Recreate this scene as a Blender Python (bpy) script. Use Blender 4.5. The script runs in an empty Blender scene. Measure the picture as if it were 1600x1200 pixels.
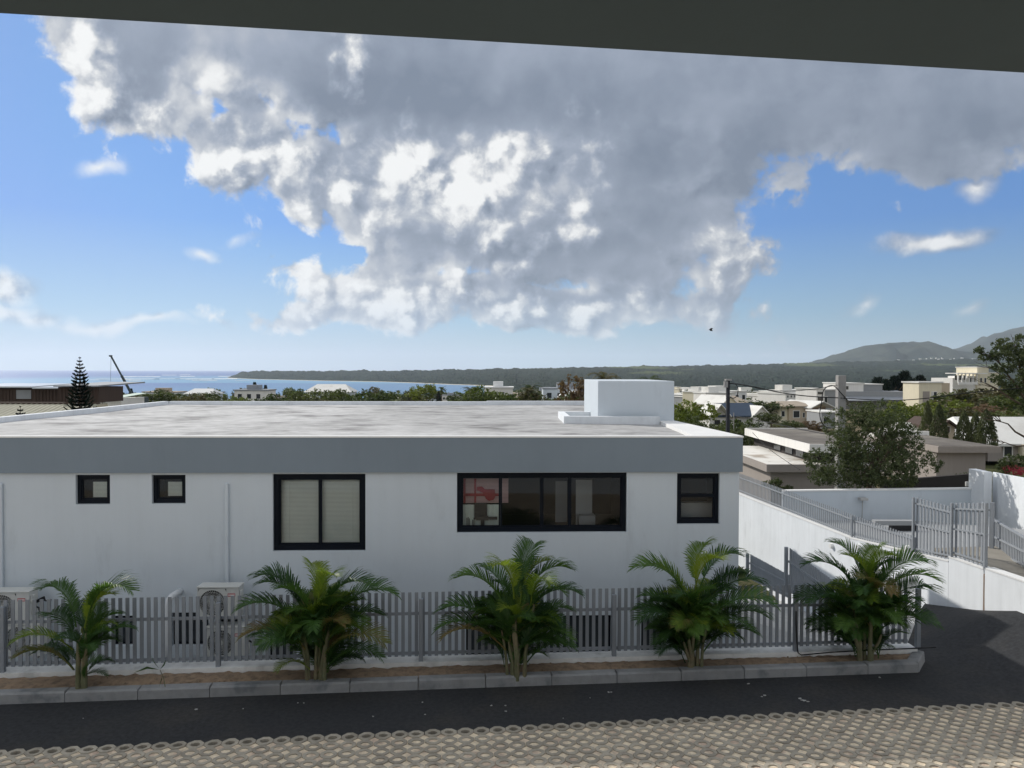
import bpy, math, random
import numpy as np
from mathutils import Vector, Matrix
R = math.radians
random.seed(7); rng = np.random.default_rng(11)
scene = bpy.context.scene
COL = scene.collection

# ------------------------------------------------------------------ camera
EYE = 5.5
F = 1200.0                       # focal length in pixels of the 1600 px wide photograph
cam_d = bpy.data.cameras.new('camera'); cam_d.sensor_width = 36; cam_d.lens = 36 * F / 1600
cam_d.clip_start = .05; cam_d.clip_end = 90000
cam = bpy.data.objects.new('camera', cam_d); COL.objects.link(cam)
CR = Matrix.Rotation(R(90 - 1.0), 3, 'X') @ Matrix.Rotation(R(.17), 3, 'Z')
cam.matrix_world = Matrix.Translation((0, 0, EYE)) @ CR.to_4x4()
scene.camera = cam

# ------------------------------------------------------------------ sun and exposure
SUN_AZ, SUN_EL = R(-46), R(31.5)   # azimuth from +Y, negative = left
SUN = Vector((math.sin(SUN_AZ) * math.cos(SUN_EL), math.cos(SUN_AZ) * math.cos(SUN_EL), math.sin(SUN_EL)))
sd_ = bpy.data.lights.new('sun', 'SUN'); sd_.energy = 3.4; sd_.angle = R(.55); sd_.color = (1, .95, .87)
so = bpy.data.objects.new('sun', sd_); COL.objects.link(so)
so.rotation_euler = (-SUN).to_track_quat('-Z', 'Y').to_euler()
scene.view_settings.view_transform = 'Standard'; scene.view_settings.look = 'None'
scene.view_settings.exposure = 0.0; scene.view_settings.gamma = 1
scene.view_settings.use_curve_mapping = False
scene.cycles.max_bounces = 6; scene.cycles.volume_bounces = 1; scene.cycles.transparent_max_bounces = 12

# ------------------------------------------------------------------ pixel helpers (photo pixels -> real places)
def ray(px, py):
    return (CR @ Vector(((px - 800) / F, -(py - 600) / F, -1))).normalized()
def P(px, py, Y):
    d = ray(px, py); t = Y / d.y
    return Vector((d.x * t, Y, EYE + d.z * t))
def G(px, py, z=0.):
    d = ray(px, py); t = (z - EYE) / d.z
    return Vector((d.x * t, d.y * t, z))
def onplane(px, py, p0, n):
    d = ray(px, py); o = Vector((0, 0, EYE)); t = (Vector(p0) - o).dot(n) / d.dot(n)
    return o + d * t
def pxat(X, Y, Z=0):             # pixel of a point
    v = CR.transposed() @ Vector((X, Y, Z - EYE)); return 800 + F * v.x / -v.z, 600 - F * v.y / -v.z

# ------------------------------------------------------------------ node helpers
class N:
    def __init__(s, nt): s.nt = nt
    def new(s, t, **k):
        n = s.nt.nodes.new(t)
        for a, b in k.items(): setattr(n, a, b)
        return n
    def link(s, a, b): s.nt.links.new(a, b)
    def setin(s, sock, v):
        if isinstance(v, E): v = v.o
        if isinstance(v, bpy.types.NodeSocket): s.link(v, sock)
        else: sock.default_value = v
    def m(s, op, *a, clamp=False):
        n = s.new('ShaderNodeMath', operation=op, use_clamp=clamp)
        for i, v in enumerate(a): s.setin(n.inputs[i], v)
        return E(s, n.outputs[0])
    def step(s, x, a, b, lo=0., hi=1., smooth=True):
        n = s.new('ShaderNodeMapRange', interpolation_type='SMOOTHSTEP' if smooth else 'LINEAR')
        for i, v in enumerate((x, a, b, lo, hi)): s.setin(n.inputs[i], v)
        return E(s, n.outputs[0])
    def noise(s, vec, scale, detail=4, rough=.55, dist=0., dim='3D'):
        n = s.new('ShaderNodeTexNoise', noise_dimensions=dim)
        s.setin(n.inputs['Vector'], vec); n.inputs['Scale'].default_value = scale
        n.inputs['Detail'].default_value = detail; n.inputs['Roughness'].default_value = rough
        n.inputs['Distortion'].default_value = dist
        return n
    def mix(s, f, a, b, mode='MIX'):
        n = s.new('ShaderNodeMix', data_type='RGBA', blend_type=mode)
        s.setin(n.inputs[0], f); s.setin(n.inputs[6], a if not isinstance(a, tuple) else (*a, 1)[:4])
        s.setin(n.inputs[7], b if not isinstance(b, tuple) else (*b, 1)[:4]); return n.outputs[2]
    def mapping(s, vec, loc=(0, 0, 0), rot=(0, 0, 0), scale=(1, 1, 1), kind='POINT'):
        n = s.new('ShaderNodeMapping', vector_type=kind); s.setin(n.inputs[0], vec)
        n.inputs[1].default_value = loc; n.inputs[2].default_value = rot; n.inputs[3].default_value = scale
        return n.outputs[0]
class E:
    def __init__(s, n, o): s.n = n; s.o = o
    def __add__(s, b): return s.n.m('ADD', s, b)
    def __radd__(s, b): return s.n.m('ADD', s, b)
    def __sub__(s, b): return s.n.m('SUBTRACT', s, b)
    def __rsub__(s, b): return s.n.m('SUBTRACT', b, s)
    def __mul__(s, b): return s.n.m('MULTIPLY', s, b)
    def __rmul__(s, b): return s.n.m('MULTIPLY', s, b)
    def max(s, b): return s.n.m('MAXIMUM', s, b)
    def min(s, b): return s.n.m('MINIMUM', s, b)

# ------------------------------------------------------------------ world: Nishita sky with clouds
world = bpy.data.worlds.new('World'); scene.world = world; world.use_nodes = True
wt = world.node_tree; wt.nodes.clear(); w = N(wt)
SKY_STRENGTH = 0.115
sky = w.new('ShaderNodeTexSky', sky_type='NISHITA'); sky.sun_disc = False
sky.sun_elevation = SUN_EL; sky.sun_rotation = SUN_AZ
sky.altitude = 0; sky.air_density = 1.0; sky.dust_density = .6; sky.ozone_density = 2.5
tc = w.new('ShaderNodeTexCoord'); D = tc.outputs['Generated']
sep = w.new('ShaderNodeSeparateXYZ'); w.link(D, sep.inputs[0])
az = w.m('ARCTAN2', sep.outputs[0], sep.outputs[1])
el = w.m('ARCSINE', sep.outputs[2])
elc = el.max(0.0)
comb = w.new('ShaderNodeCombineXYZ'); w.setin(comb.inputs[0], az); w.setin(comb.inputs[1], el)
PV = comb.outputs[0]
# warp so no outline is an ellipse
wn = w.noise(PV, 9.0, 3, .5)
wv = w.new('ShaderNodeVectorMath', operation='SUBTRACT'); w.link(wn.outputs['Color'], wv.inputs[0]); wv.inputs[1].default_value = (.5, .5, .5)
ws = w.new('ShaderNodeVectorMath', operation='SCALE'); w.link(wv.outputs[0], ws.inputs[0]); ws.inputs['Scale'].default_value = .075
wa = w.new('ShaderNodeVectorMath', operation='ADD'); w.link(PV, wa.inputs[0]); w.link(ws.outputs[0], wa.inputs[1])
WV = wa.outputs[0]
def blob(px, py, rx, ry, rot=0, vec=None):
    a = math.atan((px - 800) / F); e = math.atan((579 + .003 * (px - 800) - py) / F * math.cos(a))
    sx = rx / F * math.cos(a) ** 2; sy = ry / F * math.cos(a)
    if rot:
        mp = w.mapping(vec or WV, (a, e, 0), (0, 0, -R(rot)), (sx, sy, 1), 'TEXTURE')
    else:
        mm = w.new('ShaderNodeVectorMath', operation='MULTIPLY_ADD'); w.link(vec or WV, mm.inputs[0])
        mm.inputs[1].default_value = (1 / sx, 1 / sy, 0); mm.inputs[2].default_value = (-a / sx, -e / sy, 0); mp = mm.outputs[0]
    l = w.new('ShaderNodeVectorMath', operation='LENGTH'); w.link(mp, l.inputs[0])
    return (1.0 - E(w, l.outputs['Value'])) * (min(sx, sy) * .8 + max(sx, sy) * .2)
def union(bl, vec=None):
    r = None
    for b in bl:
        e = blob(*b, vec=vec) if len(b) > 4 else blob(*b, 0, vec=vec)
        r = e if r is None else r.max(e)
    return r
MASS = [(1120, 300, 110, 60), (1010, 330, 150, 110), (880, 330, 160, 90), (700, 460, 200, 50), (470, 300, 60, 40), (985, 235, 210, 115), (850, -120, 800, 330), (230, 30, 185, 130), (225, 140, 120, 100), (380, 215, 125, 90), (505, 270, 130, 95), (500, 330, 62, 48),
        (700, 270, 230, 180), (640, 380, 90, 110), (1500, 110, 460, 155), (1180, 195, 165, 112), (1040, 330, 145, 85), (900, 390, 270, 95),
        (640, 465, 190, 48), (450, 428, 72, 26), (560, 488, 200, 26), (880, 478, 300, 42), (1180, 383, 44, 20), (1150, 430, 58, 48)]
SMALL = [(1104, 495, 40, 21), (1040, 506, 28, 8), (1455, 379, 98, 20, -3), (1350, 478, 20, 7), (1524, 485, 20, 7, -20),
         (1524, 276, 30, 20), (165, 260, 44, 15, -12), (8, 450, 62, 30), (60, 495, 60, 13), (150, 501, 80, 11), (235, 503, 60, 9), (5, 486, 80, 18), (325, 386, 18, 7), (382, 371, 12, 4), (335, 495, 18, 4),
         (1215, 524, 12, 7), (1235, 538, 16, 5), (1190, 545, 18, 4), (1130, 543, 26, 5), (545, 75, 1, 1)]
HOLES = [(340, 178, 24, 20), (624, 377, 22, 17), (548, 400, 34, 12), (1210, 325, 20, 12)]
m_mass = union(MASS); m_small = union(SMALL)
f1 = w.noise(PV, 13.0, 8, .62, .25)
f2 = w.noise(w.mapping(PV, (3.1, 1.7, 0)), 5.0, 4, .5)
fb = E(w, f1.outputs['Fac']) - .5
fb2 = E(w, f2.outputs['Fac']) - .5
def puffs(vec):
    v = w.new('ShaderNodeTexVoronoi', voronoi_dimensions='2D', feature='SMOOTH_F1'); w.setin(v.inputs['Vector'], vec)
    v.inputs['Scale'].default_value = 13.5; v.inputs['Detail'].default_value = 2.; v.inputs['Roughness'].default_value = .55; v.inputs['Smoothness'].default_value = .35
    return E(w, v.outputs['Distance'])
wn2 = w.noise(PV, 30.0, 3, .6); wq = w.new('ShaderNodeVectorMath', operation='SCALE'); w.link(wn2.outputs['Color'], wq.inputs[0]); wq.inputs['Scale'].default_value = .035
wq2 = w.new('ShaderNodeVectorMath', operation='ADD'); w.link(PV, wq2.inputs[0]); w.link(wq.outputs[0], wq2.inputs[1]); QV = wq2.outputs[0]
pf = puffs(QV); pfs = puffs(w.mapping(QV, (-.014, .012, 0)))
# clouds over the rest of the sky, outside the photograph, denser and brighter to add fill light
dirn = w.noise(D, 2.6, 4, .55)
els = w.step(el, .02, .25)
outside = w.step(w.m('ABSOLUTE', az), .62, .85).max(w.step(el, .55, .8))
rest = ((E(w, dirn.outputs['Fac']) - .38) * .9) * outside * els - (1.0 - outside) * .3
hole = union(HOLES)
d_raw = m_mass.max(rest)
d_mass = d_raw + fb * .15 + fb2 * .04 + (.32 - pf) * .035 + .012
d_mass = d_mass - (hole + fb * .09).max(0.0) * 4.0
d_small = m_small + fb * .034 + .002
dens = d_mass.max(d_small)
alpha = w.step(dens, -.004, .020)
alpha_s = w.step(d_small, -.006, .018) * .92
alpha = w.step(d_mass, -.006, .018).max(alpha_s)
# relief: cloud structure compared with a point a little towards the sun
f1s = w.noise(w.mapping(PV, (-.013, .010, 0)), 13.0, 8, .62, .25)
rel = E(w, f1.outputs['Fac']) - E(w, f1s.outputs['Fac'])
prel = pfs - pf
BRIGHT = [(105, 95, 75, 85), (205, 180, 100, 48, 24), (400, 240, 130, 55), (690, 285, 190, 80), (560, 235, 50, 30), (480, 325, 50, 34), (780, 335, 45, 40),
          (450, 428, 90, 26), (600, 470, 230, 40), (562, 72, 14, 26), (865, 335, 26, 28), (1190, 383, 50, 20), (1165, 430, 38, 34), (860, 480, 190, 18),
          (920, 235, 14, 14), (720, 430, 90, 22)]
br = union(BRIGHT)
DARK = [(1180, 255, 150, 60), (760, 385, 240, 22), (1480, 210, 330, 50), (1000, 450, 170, 22), (1100, 345, 110, 24), (760, 150, 330, 40)]
dk = union(DARK)
thick = w.step(d_raw + fb * .13, -.025, .075)             # the deeper into the cloud the less sun gets through
brm = w.step(br + fb * .17 + (.32 - pf) * .07, -.065, .06)
sunny = ((1.0 - thick) * w.step(az, .02, .30, 1., .30)).max(brm)
lightness = .17 + w.step(d_small, -.004, .03) * (1.0 - w.step(d_mass, -.01, .01)) * .75 + sunny * .62 + rel * (sunny * 2.2 + .22) + prel * (sunny * 1.5 + .05) + fb * (sunny * .35 + .16) + fb2 * .75
lightness = lightness - w.step(dk + fb * .1, -.06, .1) * .20
lightness = lightness + outside * .42  # unseen clouds brightened beyond those in view, as fill for the shade
lit = w.m('MINIMUM', w.m('MAXIMUM', lightness, 0.0), 1.0)
cr = w.new('ShaderNodeValToRGB'); w.setin(cr.inputs[0], lit)
cr.color_ramp.elements[0].color = (.19, .235, .315, 1); cr.color_ramp.elements[1].color = (.92, .93, .93, 1)
for ps, cc in ((.25, (.32, .37, .465, 1)), (.5, (.54, .57, .62, 1)), (.75, (.80, .81, .82, 1))):
    e_ = cr.color_ramp.elements.new(ps); e_.color = cc
# clear sky: the physical sky, with the blue the photograph shows
skyc = w.new('ShaderNodeVectorMath', operation='SCALE'); w.link(sky.outputs[0], skyc.inputs[0]); skyc.inputs['Scale'].default_value = SKY_STRENGTH
skm = w.new('ShaderNodeVectorMath', operation='MINIMUM'); w.link(skyc.outputs[0], skm.inputs[0]); skm.inputs[1].default_value = (.9, .9, .95)
gr = w.new('ShaderNodeValToRGB'); w.setin(gr.inputs[0], el.max(0.0))
gr.color_ramp.elements[0].color = (.50, .66, .72, 1); gr.color_ramp.elements[1].color = (.07, .18, .48, 1)
for ps, cc in ((.07, (.28, .53, .77, 1)), (.18, (.115, .34, .83, 1)), (.36, (.115, .31, .74, 1)), (.6, (.08, .22, .58, 1))):
    e_ = gr.color_ramp.elements.new(ps); e_.color = cc
azf = w.step(w.m('ABSOLUTE', az - SUN_AZ), .3, 1.5, 1.04, .76)
grs = w.new('ShaderNodeVectorMath', operation='SCALE'); w.link(gr.outputs[0], grs.inputs[0]); w.setin(grs.inputs['Scale'], azf)
clear = w.mix(.88, skm.outputs[0], grs.outputs[0])
# distant clouds sink into the horizon air
fade = w.step(el, .0, .12, .62, 1.0)
tot = w.mix(alpha * fade, clear, cr.outputs[0])
bg = w.new('ShaderNodeBackground'); w.link(tot, bg.inputs[0]); bg.inputs[1].default_value = 1.0
wo = w.new('ShaderNodeOutputWorld'); w.link(bg.outputs[0], wo.inputs[0])

# ------------------------------------------------------------------ materials
def mat(name, col, rough=.85, var=.12, scale=3., bump=0., bscale=40., spec=.3, col2=None, f2=(.45, .7), s2=1., metal=0., stretch=None, streak=0., rand=0., stain=0., big=0.):
    m = bpy.data.materials.new(name); m.use_nodes = True; nt = m.node_tree; nt.nodes.clear(); n = N(nt)
    out = n.new('ShaderNodeOutputMaterial'); b = n.new('ShaderNodeBsdfPrincipled'); n.link(b.outputs[0], out.inputs[0])
    b.inputs['Roughness'].default_value = rough; b.inputs['Specular IOR Level'].default_value = spec
    b.inputs['Metallic'].default_value = metal
    g = n.new('ShaderNodeNewGeometry'); pos = g.outputs['Position']
    vec = n.mapping(pos, scale=stretch) if stretch else pos
    c = n.mix(0., (*col, 1), (*col, 1))
    if col2 is not None:
        a = n.noise(vec, s2, 6, .6); c = n.mix(n.step(E(n, a.outputs['Fac']), f2[0], f2[1]), (*col, 1), (*col2, 1))
    v = n.noise(vec, scale, 6, .6)
    k = n.step(E(n, v.outputs['Fac']), .25, .75, 1 - var, 1 + var, False)
    if streak:
        sv = n.noise(n.mapping(pos, scale=(3.5, 3.5, .22)), 1.6, 4, .6)
        k = k * n.step(E(n, sv.outputs['Fac']), .3, .7, 1 - streak, 1 + streak * .3, False)
    if stain:   # irregular damp patches and dirt runs
        sv = n.noise(n.mapping(pos, scale=(1.6, 1.6, .5)), .9, 8, .68); k = k * n.step(E(n, sv.outputs['Fac']), .52, .78, 1., 1 - stain)
    if big:
        sv = n.noise(pos, .11, 3, .5); k = k * n.step(E(n, sv.outputs['Fac']), .38, .62, 1 - big, 1 + big)
    if rand:
        oi = n.new('ShaderNodeObjectInfo'); k = k * n.step(E(n, oi.outputs['Random']), 0, 1, 1 - rand, 1 + rand, False)
    vm = n.new('ShaderNodeVectorMath', operation='SCALE'); n.link(c, vm.inputs[0]); n.setin(vm.inputs['Scale'], k)
    n.link(vm.outputs[0], b.inputs['Base Color'])
    if bump:
        bn = n.noise(pos, bscale, 5, .6); bp = n.new('ShaderNodeBump'); bp.inputs['Strength'].default_value = bump
        bp.inputs['Distance'].default_value = .02
        n.link(bn.outputs['Fac'], bp.inputs['Height']); n.link(bp.outputs[0], b.inputs['Normal'])
    return m
def leaf_mat(name, col, col2, trans=.35, rough=.5, scale=6., spec=.25):
    m = bpy.data.materials.new(name); m.use_nodes = True; nt = m.node_tree; nt.nodes.clear(); n = N(nt)
    out = n.new('ShaderNodeOutputMaterial'); b = n.new('ShaderNodeBsdfPrincipled')
    b.inputs['Roughness'].default_value = rough; b.inputs['Specular IOR Level'].default_value = spec
    g = n.new('ShaderNodeNewGeometry'); oi = n.new('ShaderNodeObjectInfo')
    a = n.noise(g.outputs['Position'], scale, 3, .6)
    f = n.step(E(n, a.outputs['Fac']) + (E(n, oi.outputs['Random']) - .5) * .5 + (E(n, g.outputs['Random Per Island']) - .5) * .35, .28, .72)
    c = n.mix(f, (*col, 1), (*col2, 1)); n.link(c, b.inputs['Base Color'])
    t = n.new('ShaderNodeBsdfTranslucent')
    tc_ = n.mix(.5, c, (col2[0] * 1.3, col2[1] * 1.5, col2[2] * .6, 1)); n.link(tc_, t.inputs[0])
    mx = n.new('ShaderNodeMixShader'); mx.inputs[0].default_value = trans
    n.link(b.outputs[0], mx.inputs[1]); n.link(t.outputs[0], mx.inputs[2]); n.link(mx.outputs[0], out.inputs[0])
    return m
def glass_mat(name, tint=(.90, .93, .93), rough=.02):
    m = bpy.data.materials.new(name); m.use_nodes = True; nt = m.node_tree; nt.nodes.clear(); n = N(nt)
    out = n.new('ShaderNodeOutputMaterial'); t = n.new('ShaderNodeBsdfTransparent'); t.inputs[0].default_value = (*tint, 1)
    g = n.new('ShaderNodeBsdfGlossy'); g.inputs['Roughness'].default_value = rough; g.inputs[0].default_value = (.9, .95, 1, 1)
    fr = n.new('ShaderNodeFresnel'); fr.inputs[0].default_value = 1.38
    mx = n.new('ShaderNodeMixShader'); n.link(fr.outputs[0], mx.inputs[0]); n.link(t.outputs[0], mx.inputs[1]); n.link(g.outputs[0], mx.inputs[2])
    n.link(mx.outputs[0], out.inputs[0]); return m
M = {}
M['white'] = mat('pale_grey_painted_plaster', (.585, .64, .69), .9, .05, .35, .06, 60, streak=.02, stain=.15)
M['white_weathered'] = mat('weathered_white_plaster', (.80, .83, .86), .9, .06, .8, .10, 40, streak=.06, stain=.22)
M['fascia'] = mat('grey_painted_fascia', (.215, .26, .305), .85, .07, .4, .06, 60, streak=.02, stain=.08)
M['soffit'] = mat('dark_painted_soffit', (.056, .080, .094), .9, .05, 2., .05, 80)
M['roof'] = mat('weathered_roof_screed', (.47, .468, .465), .92, .26, 3.2, .25, 30, col2=(.20, .195, .195), f2=(.46, .72), s2=.75, stretch=(.8, 1., 1), big=.12)
M['lip'] = mat('white_roof_edge_paint', (.78, .78, .77), .85, .06, 2.5, .1, 40)
M['asphalt'] = mat('asphalt', (.043, .045, .049), .88, .30, 14, .9, 110, spec=.2, col2=(.060, .058, .056), s2=.6)
M['paver'] = mat('grey_paver_concrete', (.37, .335, .275), .95, .28, 9, .6, 90, rand=.14)
M['sand'] = mat('sand_and_gravel_fill', (.80, .68, .51), 1., .28, 14, .8, 90, col2=(.55, .42, .33), s2=3.)
M['kerb'] = mat('kerb_concrete', (.27, .275, .28), .92, .2, 5, .4, 70, col2=(.14, .15, .16), f2=(.5, .7), s2=2.5, rand=.1)
M['kerb_top'] = M['kerb']
M['soil'] = mat('dry_reddish_soil', (.31, .225, .155), 1., .3, 9, 1., 60, col2=(.20, .15, .11), s2=6)
M['plinth'] = mat('white_washed_plinth', (.72, .73, .73), .92, .15, 3, .3, 40, col2=(.50, .51, .51), s2=2)
M['fence'] = mat('grey_powder_coated_metal', (.225, .25, .285), .5, .10, 3, 0, spec=.4)
M['fence_blue'] = mat('blue_grey_powder_coated_metal', (.30, .32, .345), .5, .06, 3, 0, spec=.4)
M['alu'] = mat('dark_anodised_aluminium', (.005, .008, .014), .55, .05, 3, 0, spec=.12)
M['glass'] = glass_mat('window_glass')
M['render_white'] = mat('white_bounce_render', (.72, .76, .80), .9, .04, .8)
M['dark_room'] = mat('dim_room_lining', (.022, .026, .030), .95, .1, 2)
M['blind'] = mat('cream_blind_slat', (.86, .88, .82), .7, .05, 2)
M['red'] = mat('dark_red_cloth', (.30, .035, .045), .8, .1, 6)
M['pink'] = mat('pale_rose_blind', (.62, .42, .42), .8, .08, 6)
M['black'] = mat('black_plastic', (.02, .02, .022), .5, .1, 6)
M['daylight_curtain'] = mat('pale_daylight_curtain', (.78, .86, .80), .8, .06, 8)
M['pvc'] = mat('white_pvc', (.66, .68, .70), .5, .05, 3)
M['ac'] = mat('off_white_metal_casing', (.58, .59, .57), .5, .06, 3)
M['ac_red'] = mat('red_print', (.42, .03, .05), .5, .05, 3)
M['ac_white'] = mat('white_print', (.8, .8, .78), .5, .05, 3)
M['concrete'] = mat('light_concrete', (.42, .42, .41), .93, .15, 2., .3, 40)
M['drive'] = mat('tan_concrete_drive', (.28, .26, .225), .95, .15, 1.5, .3, 40)
M['grey_band'] = mat('grey_painted_band', (.32, .33, .34), .9, .06, 2)
M['taupe'] = mat('taupe_painted_wall', (.36, .32, .29), .9, .06, .6, .05, 40, streak=.06)
M['offwhite'] = mat('off_white_wall', (.84, .82, .78), .9, .06, .5, .05, 30, streak=.08)
M['cream'] = mat('cream_wall', (.80, .73, .56), .9, .08, .3, .05, 30, streak=.08)
M['tan'] = mat('tan_wall', (.58, .48, .36), .9, .08, .3)
M['stone'] = mat('brownish_stone_wall', (.30, .22, .17), .95, .3, 2., .5, 12)
M['roof_brown'] = mat('dark_flat_roof', (.15, .135, .12), .95, .2, .8, .2, 10, col2=(.23, .21, .18), s2=.5)
M['roof_pale'] = mat('pale_flat_roof', (.75, .73, .68), .9, .1, .8, .1, 10, col2=(.40, .34, .28), f2=(.50, .66), s2=.55)
M['roof_white'] = mat('white_roof_sheet', (.78, .77, .73), .8, .07, .6, .1, 5, col2=(.6, .58, .54), s2=.3)
M['roof_blue'] = mat('blue_grey_roof_sheet', (.045, .07, .11), .6, .1, .4, .1, 3)
M['roof_grey'] = mat('grey_roof_sheet', (.30, .32, .35), .7, .1, .5, .1, 3)
M['roof_tan'] = mat('tan_roof_sheet', (.44, .37, .29), .8, .1, .4)
M['roof_green'] = mat('pale_green_roof_sheet', (.55, .66, .58), .7, .1, .4)
M['brown_wood'] = mat('brown_timber', (.070, .046, .036), .7, .25, 2., .2, 8, stretch=(5, 5, .3))
M['khaki'] = mat('khaki_corrugated_sheet', (.33, .32, .24), .7, .1, 1.)
M['dark_wall'] = mat('dark_brown_wall', (.045, .04, .038), .9, .15, 1.)
M['solar'] = mat('pale_roof_panel', (.55, .58, .60), .3, .05, 1., spec=.5)
M['window_dark'] = mat('dark_window_glazing', (.03, .037, .045), .15, .1, 1., spec=.6)
M['pole'] = mat('dark_timber_pole', (.025, .027, .033), .85, .2, 6)
M['pole_grey'] = mat('grey_concrete_pole', (.32, .31, .30), .95, .12, 3, .2, 20)
M['wire'] = mat('black_cable', (.015, .015, .017), .6, .05, 3)
M['crane'] = mat('dark_crane_steel', (.06, .08, .085), .6, .1, .5)
M['bark'] = mat('grey_brown_bark', (.12, .09, .065), .95, .25, 6, .5, 20)
M['stem'] = mat('green_grey_palm_stem', (.13, .135, .075), .7, .25, 9, .2, 30, col2=(.20, .16, .10), s2=5)
M['palm1'] = leaf_mat('palm_leaflet_green', (.018, .052, .014), (.050, .115, .022), .28)
M['palm2'] = leaf_mat('palm_leaflet_yellow_green', (.08, .145, .02), (.19, .25, .028), .40)
M['palm3'] = leaf_mat('palm_leaflet_brown', (.19, .13, .05), (.13, .15, .04), .3)
M['palm4'] = leaf_mat('palm_leaflet_mid_green', (.036, .085, .018), (.085, .165, .028), .32)
M['leaf_dark'] = leaf_mat('dark_green_foliage', (.034, .054, .024), (.10, .12, .055), .32, scale=1.3)
M['leaf_mid'] = leaf_mat('mid_green_foliage', (.040, .066, .022), (.105, .125, .040), .3, scale=.5)
M['leaf_olive'] = leaf_mat('olive_foliage', (.055, .060, .030), (.125, .110, .055), .3, scale=.5)
M['leaf_bright'] = leaf_mat('bright_green_foliage', (.075, .105, .018), (.16, .19, .035), .35, scale=.6)
M['leaf_brown'] = leaf_mat('brown_dry_foliage', (.12, .08, .05), (.20, .13, .085), .25, scale=.8)
M['pine'] = leaf_mat('dark_pine_needles', (.010, .022, .018), (.020, .036, .026), .1, scale=1.)
M['ashoka'] = leaf_mat('glossy_drooping_foliage', (.040, .058, .024), (.12, .135, .06), .25, scale=2.)
M['flower'] = leaf_mat('pink_bracts', (.35, .03, .08), (.5, .08, .13), .3)

# ------------------------------------------------------------------ mesh helpers
class MB:
    def __init__(s): s.v = []; s.f = []; s.mi = []; s.cur = 0
    def quad(s, a, b, c, d):
        k = len(s.v); s.v += [tuple(a), tuple(b), tuple(c), tuple(d)]; s.f.append((k, k + 1, k + 2, k + 3)); s.mi.append(s.cur); return s
    def tri(s, a, b, c):
        k = len(s.v); s.v += [tuple(a), tuple(b), tuple(c)]; s.f.append((k, k + 1, k + 2)); s.mi.append(s.cur); return s
    def poly(s, pts):
        k = len(s.v); s.v += [tuple(p) for p in pts]; s.f.append(tuple(range(k, k + len(pts)))); s.mi.append(s.cur); return s
    def hexa(s, lo, hi):
        """lo, hi: four points each, counter-clockwise seen from above"""
        k = len(s.v); s.v += [tuple(p) for p in lo] + [tuple(p) for p in hi]
        for q in ((3, 2, 1, 0), (4, 5, 6, 7), (0, 1, 5, 4), (1, 2, 6, 5), (2, 3, 7, 6), (3, 0, 4, 7)):
            s.f.append(tuple(k + i for i in q)); s.mi.append(s.cur)
        return s
    def box(s, x0, x1, y0, y1, z0, z1):
        return s.hexa([(x0, y0, z0), (x1, y0, z0), (x1, y1, z0), (x0, y1, z0)], [(x0, y0, z1), (x1, y0, z1), (x1, y1, z1), (x0, y1, z1)])
    def fbox(s, fr, a0, a1, b0, b1, z0, z1):
        """box in a frame (origin, u, v): a along u, b along v"""
        o, u, v = fr; q = lambda a, b, z: tuple(o + u * a + v * b + Vector((0, 0, z)))
        return s.hexa([q(a0, b0, z0), q(a1, b0, z0), q(a1, b1, z0), q(a0, b1, z0)], [q(a0, b0, z1), q(a1, b0, z1), q(a1, b1, z1), q(a0, b1, z1)])
    def tube(s, pts, r, n=8, cap=True):
        pts = [Vector(p) for p in pts]; rs = r if isinstance(r, (list, tuple)) else [r] * len(pts); k0 = len(s.v)
        for i, p in enumerate(pts):
            t = (pts[min(i + 1, len(pts) - 1)] - pts[max(i - 1, 0)]).normalized()
            a = t.orthogonal().normalized() if i == 0 else (a - t * a.dot(t)).normalized()
            b = t.cross(a)
            for j in range(n):
                an = 2 * math.pi * j / n; s.v.append(tuple(p + (a * math.cos(an) + b * math.sin(an)) * rs[i]))
        for i in range(len(pts) - 1):
            for j in range(n):
                q = k0 + i * n; j2 = (j + 1) % n
                s.f.append((q + j, q + j2, q + n + j2, q + n + j)); s.mi.append(s.cur)
        if cap:
            s.f.append(tuple(k0 + j for j in reversed(range(n)))); s.mi.append(s.cur)
            q = k0 + (len(pts) - 1) * n; s.f.append(tuple(q + j for j in range(n))); s.mi.append(s.cur)
        return s
    def mesh(s, name, mats, smooth=False):
        me = bpy.data.meshes.new(name); me.from_pydata(s.v, [], s.f)
        for m in (mats if isinstance(mats, list) else [mats]): me.materials.append(m)
        if max(s.mi, default=0): me.polygons.foreach_set('material_index', s.mi)
        if smooth: me.polygons.foreach_set('use_smooth', [True] * len(s.f))
        me.update(); return me
    def build(s, name, mats, parent=None, smooth=False, **kw):
        return link(name, s.mesh(name, mats, smooth), parent, **kw)
def link(name, me, parent=None, label=None, cat=None, group=None, kind=None, loc=None):
    o = bpy.data.objects.new(name, me); COL.objects.link(o)
    if parent is not None:
        o.parent = parent
        o.matrix_parent_inverse = parent.matrix_world.inverted() if False else Matrix.Identity(4)
    if loc is not None: o.location = loc
    if label: o['label'] = label
    if cat: o['category'] = cat
    if group: o['group'] = group
    if kind: o['kind'] = kind
    return o
def thing(name, label, cat, loc=(0, 0, 0), group=None, rz=0.):
    o = link(name, None, None, label, cat, group, None, loc); o.rotation_euler.z = rz; return o
def shifted(mb, loc):
    """make the vertices relative to a thing's base"""
    l = Vector(loc); mb.v = [tuple(Vector(v) - l) for v in mb.v]; return mb
def bevel(o, wdt=.01, seg=1):
    b = o.modifiers.new('bevel', 'BEVEL'); b.width = wdt; b.segments = seg; b.limit_method = 'ANGLE'
UP = Vector((0, 0, 1))
def frame(p0, ang):
    u = Vector((math.cos(ang), math.sin(ang), 0)); return (Vector(p0), u, Vector((-u.y, u.x, 0)))

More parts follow.
